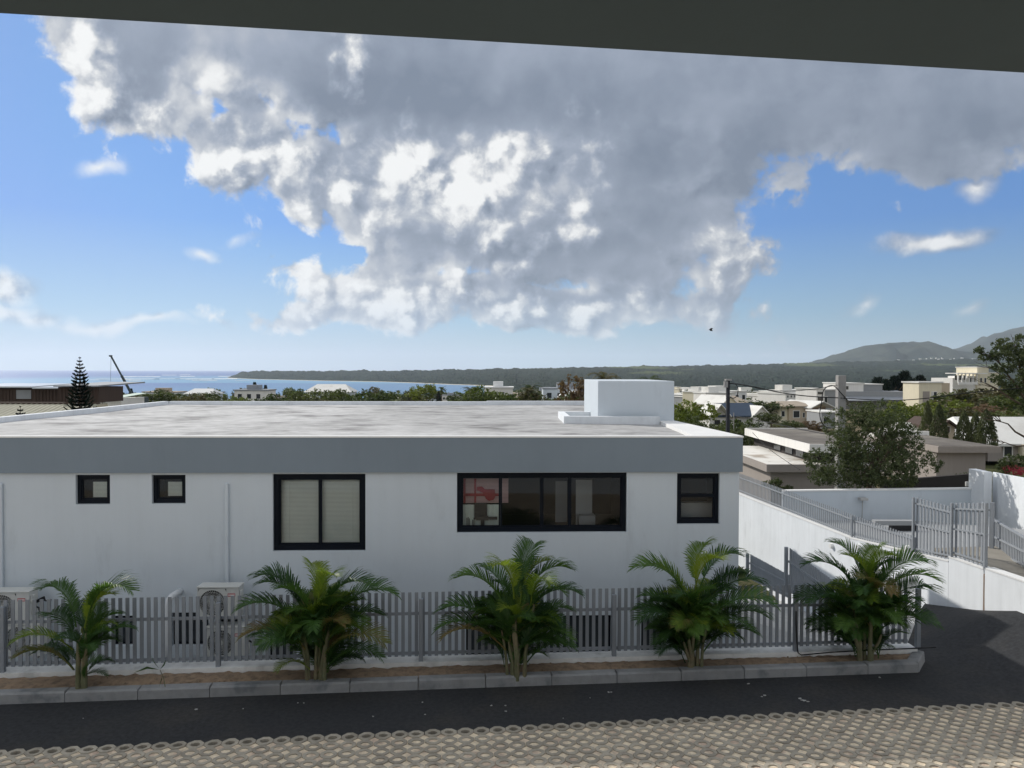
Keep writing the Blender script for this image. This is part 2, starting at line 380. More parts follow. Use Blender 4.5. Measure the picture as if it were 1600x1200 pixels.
# ------------------------------------------------------------------ terrain, sea, far land
def zr_px(px):  # skyline of the far land in the photograph, height above the true horizon in pixels
    xs = [340, 356, 380, 400, 500, 600, 700, 800, 900, 1000, 1100, 1200, 1300, 1400, 1500, 1600, 1800]
    ys = [-14, -11, -4, -2.2, -2.6, -1.6, 0.2, 2.2, 4.6, 6.5, 8.2, 10.6, 13.0, 15.0, 17, 19, 22]
    return np.interp(px, xs, ys)
def build_terrain():
    a1 = np.radians(np.arange(-46, 46.001, .07)); a0 = np.radians(np.arange(-180, -46, 4.)); a2 = np.radians(np.arange(50, 181, 4.))
    A = np.concatenate([a0, a1, a2])
    Dd = np.concatenate([[3.], np.geomspace(8, 1250, 60), np.geomspace(1290, 9500, 120)])
    AA, DD = np.meshgrid(A, Dd, indexing='ij')
    px = 800 + F * np.tan(np.clip(AA, -1.2, 1.2)); X = DD * np.sin(AA); Y = DD * np.cos(AA)
    near = np.interp(DD, [0, 20, 45, 60, 130, 170, 300, 600, 1000, 1300, 1400, 2000], [-3.2, -3.2, -1.2, -1.6, -4, -4.6, -9, -22, -36, -43.6, -45.6, -49])
    # land on the right continues as a plain
    plain = np.interp(DD, [0, 1000, 1300, 2500, 4500, 9500], [0, -36, -38.5, -41, -34, -30])
    k = np.clip((px - 752) / 60, 0, 1); k = k * k * (3 - 2 * k)
    z = np.where(DD < 1000, near, near * (1 - k) + plain * k)
    dsh = np.interp(px, [300, 345, 356, 400, 500, 600, 700, 770, 800], [30000, 9000, 4950, 4250, 3640, 3300, 2730, 2450, 2300])
    dr = np.interp(px, [340, 356, 400, 500, 700, 800, 1000, 1300, 1600], [5300, 5300, 5200, 5000, 4800, 5000, 6000, 7000, 7500])
    zr = EYE + zr_px(px) * dr / F * (1 / np.cos(np.clip(AA, -1.2, 1.2))) ** 0
    t = np.clip((DD - dsh) / (dr - dsh), 0, 1)
    rise = -45.2 + (zr + 45.2) * (t ** .55 * .25 + t ** 1.3 * .75)
    far = np.where(DD > dsh, rise, -52)
    tr = np.clip((DD - dr) / 1500, 0, 1); far = far * (1 - tr) + (-70) * tr
    far = np.where(px > 335, far, -60)
    # right side: plain then ridge
    t2 = np.clip((DD - 2600) / (dr - 2600), 0, 1); farR = plain * (1 - t2 ** 1.4) + zr * t2 ** 1.4
    farR = farR * (1 - tr) + (-70) * tr
    z = np.where(DD > 1300, np.maximum(z * (1 - k) + farR * k, np.where(k > .98, farR, far)), z)
    # canopy: noisy tree tops
    def sm(s1, s2):
        n = rng.normal(size=AA.shape)
        for ax, s_ in ((0, s1), (1, s2)):
            ker = np.exp(-.5 * (np.arange(-3 * s_, 3 * s_ + 1) / max(s_, .1)) ** 2); ker /= ker.sum()
            n = np.apply_along_axis(lambda r: np.convolve(r, ker, 'same'), ax, n)
        return n / n.std()
    bump = np.abs(sm(1, 1)) * 2.4 + np.abs(sm(3, 1)) * 3.0
    land = z > -44.2
    z = z + np.where((DD > 1450) & land, bump * np.clip((DD - 1450) / 600, 0, 1) * np.clip((z + 44.5) / 6, 0, 1), 0)
    if True:  # behind and beside the camera, and far outside the picture, the hill simply goes on
        back = np.abs(AA) > 1.35; z = np.where(back & (DD < 1000), np.interp(DD, [0, 20, 200, 1000], [-3.2, -3.2, 4, 22]), z)
        z = np.where(back & (DD >= 1000), 22., z)
    V = np.stack([X, Y, z], -1).reshape(-1, 3); na, nd = AA.shape
    idx = np.arange(na * nd).reshape(na, nd)
    q = np.stack([idx[:-1, :-1], idx[1:, :-1], idx[1:, 1:], idx[:-1, 1:]], -1).reshape(-1, 4)[:, ::-1]
    q = np.concatenate([q, np.stack([idx[-1, :-1], idx[0, :-1], idx[0, 1:], idx[-1, 1:]], -1)[:, ::-1]])
    me = bpy.data.meshes.new('ground'); me.from_pydata(V.tolist(), [], q.tolist()); me.update()
    # colours: dry lawn and soil near, forest and fields far, a pale beach along the waterline
    m = bpy.data.materials.new('hillside_land'); m.use_nodes = True; nt = m.node_tree; nt.nodes.clear(); n = N(nt)
    out = n.new('ShaderNodeOutputMaterial'); b = n.new('ShaderNodeBsdfPrincipled'); n.link(b.outputs[0], out.inputs[0])
    b.inputs['Roughness'].default_value = 1; b.inputs['Specular IOR Level'].default_value = .05
    g = n.new('ShaderNodeNewGeometry'); pos = g.outputs['Position']; sp = n.new('ShaderNodeSeparateXYZ'); n.link(pos, sp.inputs[0])
    ln = n.new('ShaderNodeVectorMath', operation='LENGTH'); n.link(pos, ln.inputs[0]); dist = E(n, ln.outputs['Value'])
    flat = n.mapping(pos, scale=(1, 1, 0))
    n1 = E(n, n.noise(flat, .012, 6, .65).outputs['Fac']); n2 = E(n, n.noise(n.mapping(pos, scale=(1, .35, 0)), .0016, 4, .5).outputs['Fac'])
    n3 = E(n, n.noise(flat, .06, 4, .6).outputs['Fac'])
    forest = n.mix(n.step(n1, .35, .65), (.011, .020, .019), (.029, .044, .034))
    fields = n.mix(n.step(n3, .4, .6), (.075, .10, .05), (.11, .13, .065))
    fmask = n.step(n2, .55, .60) * n.step(dist, 3500., 4600.) * n.step(sp.outputs[0], -200., 800.)
    far_c = n.mix(fmask, forest, fields)
    near_c = n.mix(n.step(n3, .4, .6), (.07, .075, .035), (.16, .13, .085))
    c = n.mix(n.step(dist, 900., 1500.), near_c, far_c)
    beach = (1.0 - n.step(sp.outputs[2], -43.6, -42.9)) * n.step(dist, 1500., 1600.)
    c = n.mix(beach, c, (.62, .57, .47)); n.link(c, b.inputs['Base Color'])
    me.materials.append(m)
    link('ground', me, kind='structure')
build_terrain()

def build_sea():
    mb = MB(); n = 96
    rings = [0, 900, 3000, 9000, 20000, 40000]
    for i in range(len(rings) - 1):
        for k in range(n):
            a, b = 2 * math.pi * k / n, 2 * math.pi * (k + 1) / n; r0, r1 = rings[i], rings[i + 1]
            q = lambda r, t: (r * math.sin(t), r * math.cos(t), -44.8)
            if i == 0: mb.tri(q(r1, a), (0, 0, -44.8), q(r1, b))
            else: mb.quad(q(r0, a), q(r0, b), q(r1, b), q(r1, a))
    m = bpy.data.materials.new('sea_water'); m.use_nodes = True; nt = m.node_tree; nt.nodes.clear(); n_ = N(nt)
    out = n_.new('ShaderNodeOutputMaterial'); b = n_.new('ShaderNodeBsdfPrincipled'); n_.link(b.outputs[0], out.inputs[0])
    g = n_.new('ShaderNodeNewGeometry'); pos = g.outputs['Position']; sp = n_.new('ShaderNodeSeparateXYZ'); n_.link(pos, sp.inputs[0])
    ln = n_.new('ShaderNodeVectorMath', operation='LENGTH'); n_.link(pos, ln.inputs[0]); dist = E(n_, ln.outputs['Value'])
    nz = E(n_, n_.noise(n_.mapping(pos, scale=(.4, 1, 1)), .0012, 5, .6).outputs['Fac'])
    reef = n_.step(dist + (nz - .5) * 2500., 2600., 3300.) * (1.0 - n_.step(dist + (nz - .5) * 2500., 4200., 8500.)) * n_.step(sp.outputs[0], -3600., -2000.)
    bay = n_.step(sp.outputs[0], -1500., -600.) * .5
    c = n_.mix((reef * .8).max(bay), (.05, .11, .33), (.15, .36, .52)); n_.link(c, b.inputs['Base Color'])
    b.inputs['Roughness'].default_value = .38; b.inputs['Specular IOR Level'].default_value = .5; b.inputs['IOR'].default_value = 1.33
    wn_ = n_.noise(n_.mapping(pos, scale=(.6, 1, 1)), .25, 6, .65); bp = n_.new('ShaderNodeBump'); bp.inputs['Strength'].default_value = .9; bp.inputs['Distance'].default_value = .8
    n_.link(wn_.outputs['Fac'], bp.inputs['Height']); n_.link(bp.outputs[0], b.inputs['Normal'])
    mb.build('sea', m, kind='structure')
    # lines of surf breaking on the reef
    sf = MB(); 
    for (pxa, pxb, py, th) in ((150, 352, 591.6, .55), (190, 352, 588.2, .45), (228, 300, 585.6, .3), (300, 420, 594.4, .4), (140, 215, 593.6, .3)):
        x = pxa
        while x < pxb:
            l = random.uniform(8, 40)
            if random.random() < .78:
                y = py + random.uniform(-.35, .35); t = th * random.uniform(.3, 1)
                t *= 1.9; a = [G(x, y + t, -44.0), G(x + l, y + t * .7, -44.0), G(x + l, y - t * .3, -44.0), G(x, y, -44.0)]
                sf.poly(a)
            x += l * random.uniform(.7, 1.3)
    sf.build('surf', mat('white_surf', (.8, .83, .84), .9, .1, .01), kind='stuff')
build_sea()

def mountain(name, pts, Y, deep, label_mat, floor_px):
    """a ridge whose skyline runs through photo pixels pts, falling towards and away from the viewer"""
    xs = np.arange(pts[0][0], pts[-1][0] + 1, 2.5); ys = np.interp(xs, [p[0] for p in pts], [p[1] for p in pts])
    rows = 26; V = []; seed = np.random.default_rng(5)
    nz = seed.normal(size=(rows, len(xs)))
    for _ in range(2):
        nz = (nz + np.roll(nz, 1, 1) + np.roll(nz, -1, 1) + np.roll(nz, 2, 1) + np.roll(nz, -2, 1)) / 3.4
    for j in range(rows):
        t = j / (rows - 1) * 2 - 1              # -1 near foot, 0 ridge, 1 far foot
        for i, (x, y) in enumerate(zip(xs, ys)):
            r = P(x, y, Y); h = r.z + 60
            prof = (1 - abs(t)) ** .85
            z = -60 + h * prof + (nz[j, i] * h * .085 * (4 * abs(t) * (1 - abs(t)) + .10))
            yy = Y + t * deep; V.append((r.x * (1 + 0.0 * t), yy, z))
    nx = len(xs); q = [(j * nx + i, j * nx + i + 1, (j + 1) * nx + i + 1, (j + 1) * nx + i) for j in range(rows - 1) for i in range(nx - 1)]
    me = bpy.data.meshes.new(name); me.from_pydata(V, [], q); me.materials.append(label_mat)
    me.polygons.foreach_set('use_smooth', [True] * len(q)); me.update()
    link(name, me, kind='structure')
MT = mat('scrub_covered_mountain', (.050, .062, .054), 1., .35, .006, col2=(.022, .034, .034), f2=(.44, .60), s2=.0022, spec=.05)
mountain('mountain', [(1180, 600), (1240, 584), (1275, 570), (1295, 562), (1310, 556), (1330, 546), (1350, 540), (1370, 536), (1400, 535), (1425, 534), (1445, 533), (1457, 537), (1470, 542), (1482, 545), (1520, 552), (1580, 562), (1660, 578), (1800, 600)], 9800, 2200, MT, 570)
mountain('mountain', [(1380, 600), (1440, 570), (1470, 551), (1482, 546), (1500, 544), (1515, 539), (1535, 530), (1555, 521), (1575, 515), (1600, 510), (1640, 502), (1720, 498), (1850, 505), (2000, 530), (2200, 575), (2300, 600)], 12800, 2600, MT, 570)

# pale quarry streaks and tiny buildings at the foot of the mountains
tb = MB()
for i in range(34):
    px = random.uniform(1400, 1530); py = 562.5 + random.uniform(-3, 2.5) - (px - 1400) * .012; c = P(px, py, 7300); s_ = random.uniform(5, 16)
    tb.box(c.x, c.x + s_, c.y, c.y + 10, c.z - 7, c.z + random.uniform(2, 5))
tb.build('distant_settlement', M['offwhite'], kind='stuff')

# ------------------------------------------------------------------ roads, kerb, paving
FENCE0 = Vector((-8.9, 13.33, 0)); FA = R(4.5)
KERB0 = Vector((-8.33, 12.5, 0)); KA = R(5.25)
PAV0 = Vector((-7.4, 10.88, 0)); PA = R(6.2)
fF, fK, fP = frame(FENCE0, FA), frame(KERB0, KA), frame(PAV0, PA)
def lp(fr, a, b=0., z=0.): return fr[0] + fr[1] * a + fr[2] * b + Vector((0, 0, z))
def ss(x, a, b):
    t = min(1, max(0, (x - a) / (b - a))); return t * t * (3 - 2 * t)
def road_z(x, y):
    base = -.10 * max(0., y - 15.); k = ss(x, 8.0, 10.3)
    far_ = float(np.interp(y, [9, 12, 13.5, 15.5, 16.7, 18.7, 22], [.15, .3, .5, .66, .30, -.16, -.6]))
    return base * (1 - k) + far_ * k
# wall that lines the drive on the right: straight in plan
WA, WB = Vector((9.125, 30.0, 0)), Vector((10.33, 15.5, 0)); WD = (WB - WA).normalized()
WN = Vector((-WD.y, WD.x, 0));  WN = WN if WN.x < 0 else -WN      # faces the drive
def wall_pt(px, py):             # point of the wall's face behind a photo pixel
    return onplane(px, py, WA, WN)
def build_road():
    mb = MB(); st = .4
    xs = np.arange(-40, 24.1, st); ys = np.arange(9.2, 19.2, st)
    def inside(x, y):
        kb = lp(fK, 0, .02); kline = kb.y + math.tan(KA) * (x - kb.x)
        d = (Vector((x, y, 0)) - WA).dot(WN)          # > 0: on the drive's side of the wall
        if x < 7.45: return y < kline
        return d > -.25 and (y < 14.7 + (x - 7.45) * 1.5)
    vid = {}
    def vert(x, y):
        kk = (round(x, 4), round(y, 4))
        if kk not in vid:
            vid[kk] = len(mb.v); mb.v.append((x, y, road_z(x, y)))
        return vid[kk]
    def clampy(x, y):
        kb = lp(fK, 0, .02)
        if x < 7.5: return min(y, kb.y + math.tan(KA) * (x - kb.x))
        return min(y, 14.7 + (x - 7.5) * 1.52)
    for x in xs:
        for y in ys:
            a = (x, clampy(x, y)); b = (x + st, clampy(x + st, y)); c = (x + st, clampy(x + st, y + st)); d = (x, clampy(x, y + st))
            if c[1] - b[1] < 1e-4 and d[1] - a[1] < 1e-4: continue
            mb.f.append((vert(*a), vert(*b), vert(*c), vert(*d))); mb.mi.append(0)
    mb.build('road', M['asphalt'], kind='structure', smooth=True)
    # skirt under the road so the ground beside the drop is closed
    ed = MB(); pts = []
    for i in range(12):
        x = 7.5 + i * .24; pts.append((x, 14.7 + (x - 7.5) * 1.52))
    for (x0, y0), (x1, y1) in zip(pts, pts[1:]):
        ed.quad((x0, y0, -3), (x1, y1, -3), (x1, y1, road_z(x1, y1)), (x0, y0, road_z(x0, y0)))
    ed.build('road_edge', M['concrete'], kind='structure')
    # little bits of light litter and dried paint on the asphalt
    lt = MB()
    for (px, py, s_) in ((307, 1108, .05), (465, 1098, .03), (475, 1098, .025), (583, 1119, .03), (660, 1097, .03), (768, 1102, .05), (790, 1102, .03), (791, 1111, .05), (664, 1116, .025),
                         (951, 1081, .05), (955, 1081, .03), (1169, 1068, .06), (1195, 1086, .08), (1190, 1088, .05), (1256, 1094, .09), (1250, 1091, .06), (1262, 1096, .05), (1374, 1058, .05), (1433, 1103, .04), (880, 1122, .02), (922, 1090, .02), (130, 1122, .025), (380, 1107, .02)):
        c = G(px, py, .012); k = 7; rr = [.7 * s_ * random.uniform(.3, 1) for _ in range(k)]
        top = [(c.x + rr[i] * math.cos(i / k * 6.283), c.y + .6 * rr[i] * math.sin(i / k * 6.283), .014 + road_z(c.x, c.y)) for i in range(k)]
        lt.poly(top)
        for i in range(k):
            a, b = top[i], top[(i + 1) % k]; lt.quad((a[0], a[1], a[2] - .01), (b[0], b[1], b[2] - .01), b, a)
    lt.build('pale_debris', M['concrete'], kind='stuff')
build_road()

def build_paving():
    bed = MB()
    c0, c1 = lp(fP, -30, -.13), lp(fP, 40, -.13)
    c0 = lp(fP, -30, -.16); c1 = lp(fP, 40, -.16); bed.poly([(c0.x, -5.0, .048), (c1.x, -5.0, .048), (c1.x, c1.y, .048), (c0.x, c0.y, .048)])
    pv = bed.build('paving', M['sand'], kind='structure')
    p = .245; h = .0555; ro = p * .5 * .97
    def octo(frame_=None):
        mb = MB(); k = .36
        o8 = [(ro, -ro * k), (ro, ro * k), (ro * k, ro), (-ro * k, ro), (-ro, ro * k), (-ro, -ro * k), (-ro * k, -ro), (ro * k, -ro)]
        ri = ro * .50
        i8 = [(ri * math.cos(a), ri * math.sin(a)) for a in [R(-22.5 + 45 * j) for j in range(8)]]
        i8 = [(x * 1.22, y * .98) for x, y in i8]
        for j in range(8):
            a, b, c, d = o8[j], o8[(j + 1) % 8], i8[(j + 1) % 8], i8[j]
            mb.quad((*a, 0), (*b, 0), (b[0] * .99, b[1] * .99, h), (a[0] * .99, a[1] * .99, h))
            mb.quad((a[0] * .99, a[1] * .99, h), (b[0] * .99, b[1] * .99, h), (*c, h * .97), (*d, h * .97))
            mb.quad((*d, h * .97), (*c, h * .97), (c[0] * .92, c[1] * .92, 0), (d[0] * .92, d[1] * .92, 0))
        return mb
    proto = octo(); me = proto.mesh('paver', M['paver'])
    spots = []
    for i in range(-6, 86):
        for j in range(0, 14):
            c = lp(fP, (i + .5) * p, -(j + .5) * p)
            x, y = pxat(c.x, c.y, h)
            spots.append((not (-20 < x < 1620 and y < 1212), -y, c, x, y))
    spots.sort(key=lambda s_: (s_[0], s_[1]))
    rest = MB()
    for n_, (off, _, c, x, y) in enumerate(spots):
        rz = PA + random.gauss(0, .018); dz = random.gauss(0, .0022); tx, ty = random.gauss(0, .02), random.gauss(0, .02)
        c = c + Vector((random.gauss(0, .002), random.gauss(0, .002), .006 + dz))
        if not off and n_ < 296:
            o = link('paver', me, pv, loc=c); o.rotation_euler = (tx, ty, rz)
        else:
            if not (-300 < x < 1900): continue
            cr, sr = math.cos(rz), math.sin(rz); k = len(rest.v)
            rest.v += [(c.x + v[0] * cr - v[1] * sr, c.y + v[0] * sr + v[1] * cr, c.z + v[2] + v[0] * ty + v[1] * tx) for v in proto.v]
            rest.f += [tuple(k + q for q in f) for f in proto.f]; rest.mi += proto.mi
    rest.build('remaining_pavers', M['paver'], pv, kind='stuff')
build_paving()

def build_kerb():
    kb = link('kerb', None, kind='structure')
    a = -6.0; L = 1.16; stones = []
    while a < 15.6:
        stones.append((a, min(a + L, 15.85))); a += L
    for (a0, a1) in stones:
        mb = MB(); g_ = .006; k = .018
        q = lambda a_, b_, z_: tuple(lp(fK, a_, b_, z_))
        dz = random.gauss(0, .004)
        lo = [q(a0 + g_, 0, -.1), q(a1 - g_, 0, -.1), q(a1 - g_, .19, -.1), q(a0 + g_, .19, -.1)]
        mid = [q(a0 + g_, .006, .15 + dz), q(a1 - g_, .006, .15 + dz), q(a1 - g_, .19, .17 + dz), q(a0 + g_, .19, .17 + dz)]
        hi = [q(a0 + g_ + k, .035, .178 + dz), q(a1 - g_ - k, .035, .178 + dz), q(a1 - g_, .188, .178 + dz), q(a0 + g_, .188, .178 + dz)]
        mb.hexa(lo, mid); mb.f.pop(1 + len(mb.f) - 6); mb.mi.pop(); mb.hexa(mid, hi)
        o = mb.build('kerbstone', M['kerb'], kb)
    # the angled end stone beside the drive
    e0 = lp(fK, 15.86, 0); 
    mb = MB(); mb.hexa([tuple(e0 + Vector(v)) for v in ((0, 0, -.1), (.42, .56, -.1), (.26, .72, -.1), (-.16, .18, -.1))], [tuple(e0 + Vector(v)) for v in ((.01, .03, .18), (.39, .56, .19), (.25, .69, .19), (-.14, .18, .18))])
    o = mb.build('kerbstone', M['kerb'], kb); bevel(o, .02, 2)
    # planting bed with lumps of dry soil
    n_ = 260; mbs = MB(); rows = []
    for i in range(n_ + 1):
        a_ = -6 + i / n_ * 21.95; f0 = lp(fK, a_, .19); x = f0.x
        pl = FENCE0 + fF[1] * ((x - FENCE0.x) / fF[1].x) - fF[2] * .16
        row = []
        for j in range(7):
            t = j / 6; y = f0.y * (1 - t) + (pl.y + .01) * t
            z = .135 + .02 * math.sin(t * 3.1) + random.gauss(0, .009) + .02 * t
            if j == 0: z = .12
            row.append(len(mbs.v)); mbs.v.append((x, y, z))
        rows.append(row)
    for r0, r1 in zip(rows, rows[1:]):
        for j in range(6): mbs.f.append((r0[j], r1[j], r1[j + 1], r0[j + 1])); mbs.mi.append(0)
    mbs.build('planting_bed', M['soil'], kind='structure', smooth=True)
    cl = MB()
    for _ in range(260):
        a_ = random.uniform(-1, 15.7); b_ = random.uniform(.22, .62); c = lp(fK, a_, b_, .15); s_ = random.uniform(.006, .022)
        cl.hexa([(c.x - s_, c.y - s_, c.z - .02), (c.x + s_, c.y - s_, c.z - .02), (c.x + s_, c.y + s_, c.z - .02), (c.x - s_, c.y + s_, c.z - .02)],
                [(c.x - s_ * .5, c.y - s_ * .6, c.z + s_), (c.x + s_ * .6, c.y - s_ * .4, c.z + s_ * .8), (c.x + s_ * .5, c.y + s_ * .6, c.z + s_), (c.x - s_ * .6, c.y + s_ * .5, c.z + s_ * .7)])
    cl.build('soil_lumps', M['soil'], kind='stuff')
    # low whitewashed plinth below the fence
    pb = MB(); q = lambda a_, b_, z_: lp(fF, a_, b_, z_)
    segs = 24
    for i in range(segs):
        a0, a1 = -8 + i * 24.66 / segs, -8 + (i + 1) * 24.66 / segs
        pb.hexa([q(a0, -.15, -.6), q(a1, -.15, -.6), q(a1, .16, -.6), q(a0, .16, -.6)], [q(a0, -.14, .235), q(a1, -.14, .235), q(a1, .15, .245), q(a0, .15, .245)])
    o = pb.build('plinth', M['plinth'], kind='structure')
build_kerb()

def fence(name, label, cat, p0, p1, ztop0, ztop1, zbot0, zbot1, pitch, width, depth, rails, rail_h, posts, post_w, mtl, post_top=-.1, post_bot=-.12, group=None, front=-1, post_front=False):
    """upright slats between p0 and p1 on rails at fractions of the height; every slat is a part"""
    base = Vector((p0.x, p0.y, zbot0)); t = thing(name, label, cat, base, group)
    d = Vector((p1.x - p0.x, p1.y - p0.y, 0)); L = d.length; u = d / L; v = Vector((-u.y, u.x, 0)) * front * -1
    n = max(2, int(L / pitch)); meshes = {}
    for i in range(n):
        a = (i + .5) * L / n; k = a / L; zt = ztop0 + (ztop1 - ztop0) * k; zb = zbot0 + (zbot1 - zbot0) * k
        key = round(zt - zb, 2)
        if key not in meshes:
            mb = MB(); fr = (Vector((0, 0, 0)), u, v); mb.fbox(fr, -width / 2, width / 2, -depth, -.001, 0, key); meshes[key] = mb.mesh('slat', mtl)
        c = p0 + u * a; link('slat', meshes[key], t, loc=Vector((c.x, c.y, zb)) - base)
    for fr_ in rails:
        mb = MB(); z0 = zbot0 + (ztop0 - zbot0) * fr_; z1 = zbot1 + (ztop1 - zbot1) * fr_
        q = lambda a, b, z: p0 * 1.0 + u * a + v * b + Vector((0, 0, z - p0.z))
        mb.hexa([q(0, 0, z0), q(L, 0, z1), q(L, .035, z1), q(0, .035, z0)], [q(0, 0, z0 + rail_h), q(L, 0, z1 + rail_h), q(L, .035, z1 + rail_h), q(0, .035, z0 + rail_h)])
        shifted(mb, base).build('rail', mtl, t)
    for a in posts:
        k = a / L; zt = ztop0 + (ztop1 - ztop0) * k; zb = zbot0 + (zbot1 - zbot0) * k; mb = MB()
        b0, b1 = (-.04 - post_w, -.04) if post_front else (.036, .036 + post_w)
        mb.fbox((Vector((p0.x, p0.y, 0)), u, v), a - post_w / 2, a + post_w / 2, b0, b1, zb + post_bot, zt + post_top)
        o = shifted(mb, base).build('post', mtl, t)
    return t
L_f = 16.55
posts = []
for px in (8, 343, 658, 958, 1240, 1430):
    h = onplane(px, 1000, FENCE0, fF[2]); posts.append((h - FENCE0).dot(fF[1]) + 3.0)
pf0 = lp(fF, -3.0); pf1 = lp(fF, L_f)
fence('slat_fence', 'long grey metal slat fence on the white plinth behind the row of palms', 'fence', pf0, pf1, 1.47, 1.47, .30, .30, .1205, .062, .02, (.02, .64), .05,
      posts, .075, M['fence'], post_top=-.10, post_bot=-.07, post_front=True)
# black hose lying on the plinth and up the fence post
hp = []
for px, py in ((1244, 955), (1244, 975), (1245, 1000), (1247, 1020), (1252, 1023.5), (1300, 1019), (1380, 1015), (1440, 1012.5), (1462, 1011)):
    c = onplane(px, py, lp(fF, 0, -.142), fF[2]); hp.append(c)
mb = MB(); mb.tube(hp, .012, 6); mb.build('hose', M['wire'], smooth=True, label='thin black hose hanging from the fence and lying along the white plinth', cat='hose')

# ------------------------------------------------------------------ main building
BA = R(2.02); B0 = Vector((-10.0, 15.0, 0)); fB = frame(B0, BA); BN = fB[2]
def sof(px, py=700, off=0.):     # distance along the facade of a photo pixel
    h = onplane(px, py, lp(fB, 0, off), BN); return (h - fB[0]).dot(fB[1]), h.z
bl = thing('white_building', 'long white flat-roofed building with grey fascia and dark window frames behind the slat fence', 'building', lp(fB, 0, 0, -3))
BB = bl.location.copy()
def bpart(mb, name, m, parent=bl, base=BB, **k): return shifted(mb, base).build(name, m, parent, **k)
sL = -4.45; sR = 14.68
OFF = .045
wins = {}
def hole(px0, px1, py0, py1):
    s0, z1 = sof(px0, py0, OFF); s1, z0 = sof(px1, py1, OFF)
    _, z1 = sof((px0 + px1) / 2, py0, OFF); _, z0 = sof((px0 + px1) / 2, py1, OFF); return [s0, s1, z0, z1]
W_ = [hole(118, 172, 742, 788), hole(237, 290, 742, 787), hole(426, 571, 740.5, 861), hole(714, 979, 738.5, 832), hole(1058, 1124, 739.5, 819)]
LOW = [hole(175, 213, 962, 1009), hole(268, 326, 957, 1009), hole(340, 374, 957, 1009), hole(420, 460, 965, 1045), hole(728, 955, 962, 1034), hole(1002, 1035, 962, 1028)]
def wall_holes(s0, s1, z0, z1, holes, off, dep, m, name, nrm=-1):
    mb = MB(); S = sorted({s0, s1, *[h[0] for h in holes], *[h[1] for h in holes]}); Z = sorted({z0, z1, *[h[2] for h in holes], *[h[3] for h in holes]})
    for a, b in zip(S, S[1:]):
        for c, d in zip(Z, Z[1:]):
            cs, cz = (a + b) / 2, (c + d) / 2
            if any(h[0] < cs < h[1] and h[2] < cz < h[3] for h in holes): continue
            mb.quad(lp(fB, a, off, c), lp(fB, b, off, c), lp(fB, b, off, d), lp(fB, a, off, d))
    for (a, b, c, d) in holes:
        e = off + dep
        mb.quad(lp(fB, a, off, c), lp(fB, a, off, d), lp(fB, a, e, d), lp(fB, a, e, c))
        mb.quad(lp(fB, b, off, c), lp(fB, b, e, c), lp(fB, b, e, d), lp(fB, b, off, d))
        mb.quad(lp(fB, a, off, c), lp(fB, a, e, c), lp(fB, b, e, c), lp(fB, b, off, c))
        mb.quad(lp(fB, a, off, d), lp(fB, b, off, d), lp(fB, b, e, d), lp(fB, a, e, d))
    return mb
ZT = 4.19; ZF = 3.463; ZR = 4.10
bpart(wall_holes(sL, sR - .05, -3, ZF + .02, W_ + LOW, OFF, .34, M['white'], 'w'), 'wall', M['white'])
# side and back walls
BL, BR_ = lp(fB, sL, 0), lp(fB, sR, 0)
bkL, bkR = Vector((-13.55, 30.2, 0)), Vector((3.9, 31.0, 0))
sw = MB()
r1 = lp(fB, sR - .05, OFF); l1 = lp(fB, sL, OFF); z0, z1 = -3.2, ZF + .02
for a, b in ((r1, bkR), (bkR, bkL), (bkL, l1)): sw.quad(a + UP * z0, b + UP * z0, b + UP * z1, a + UP * z1)
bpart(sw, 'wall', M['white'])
fa = MB()
fa.fbox(fB, sL, sR, -.02, .12, ZF, ZT - .03)
fo = bpart(fa, 'fascia', M['fascia'])
sf_ = MB()
for a, b in ((BR_, bkR + Vector((.05, 0, 0))), (bkR, bkL), (bkL, BL)): sf_.quad(a + UP * ZF, b + UP * ZF, b + UP * (ZT - .03), a + UP * (ZT - .03))
bpart(sf_, 'side_fascia', M['fascia'])
lipm = MB(); lipm.fbox(fB, sL, sR + .01, -.03, .16, ZT - .03, ZT)
bpart(lipm, 'roof_edge', M['lip'])
# roof: slab surface with kerbs
rs = MB(); nxr, nyr = 46, 22; idx = {}
cl_, cr_ = lp(fB, sL, .16), lp(fB, sR - .02, .16)
for j in range(nyr + 1):
    for i in range(nxr + 1):
        u_, v_ = i / nxr, j / nyr
        a = cl_.lerp(cr_, u_); b = bkL.lerp(bkR, u_); c = a.lerp(b, v_)
        idx[i, j] = len(rs.v); rs.v.append((c.x, c.y, ZR + .012 * math.sin(c.x * .9 + 1) * math.sin(c.y * .7) + .02 * ss(c.y, 15, 17)))
for j in range(nyr):
    for i in range(nxr): rs.f.append((idx[i, j], idx[i + 1, j], idx[i + 1, j + 1], idx[i, j + 1])); rs.mi.append(0)
bpart(rs, 'roof', M['roof'], smooth=True)
rk = MB()
def wall_seg(mb, a, b, t, z0, z1):
    d = (b - a); d.z = 0; n_ = Vector((-d.y, d.x, 0)).normalized() * t
    mb.hexa([a + UP * z0, b + UP * z0, b + n_ + UP * z0, a + n_ + UP * z0], [a + UP * z1, b + UP * z1, b + n_ + UP * z1, a + n_ + UP * z1]); return mb
k1 = MB(); wall_seg(k1, Vector((-13.0, 18.0, 0)), Vector((-13.42, 30.0, 0)), .22, ZR - .1, 4.265)
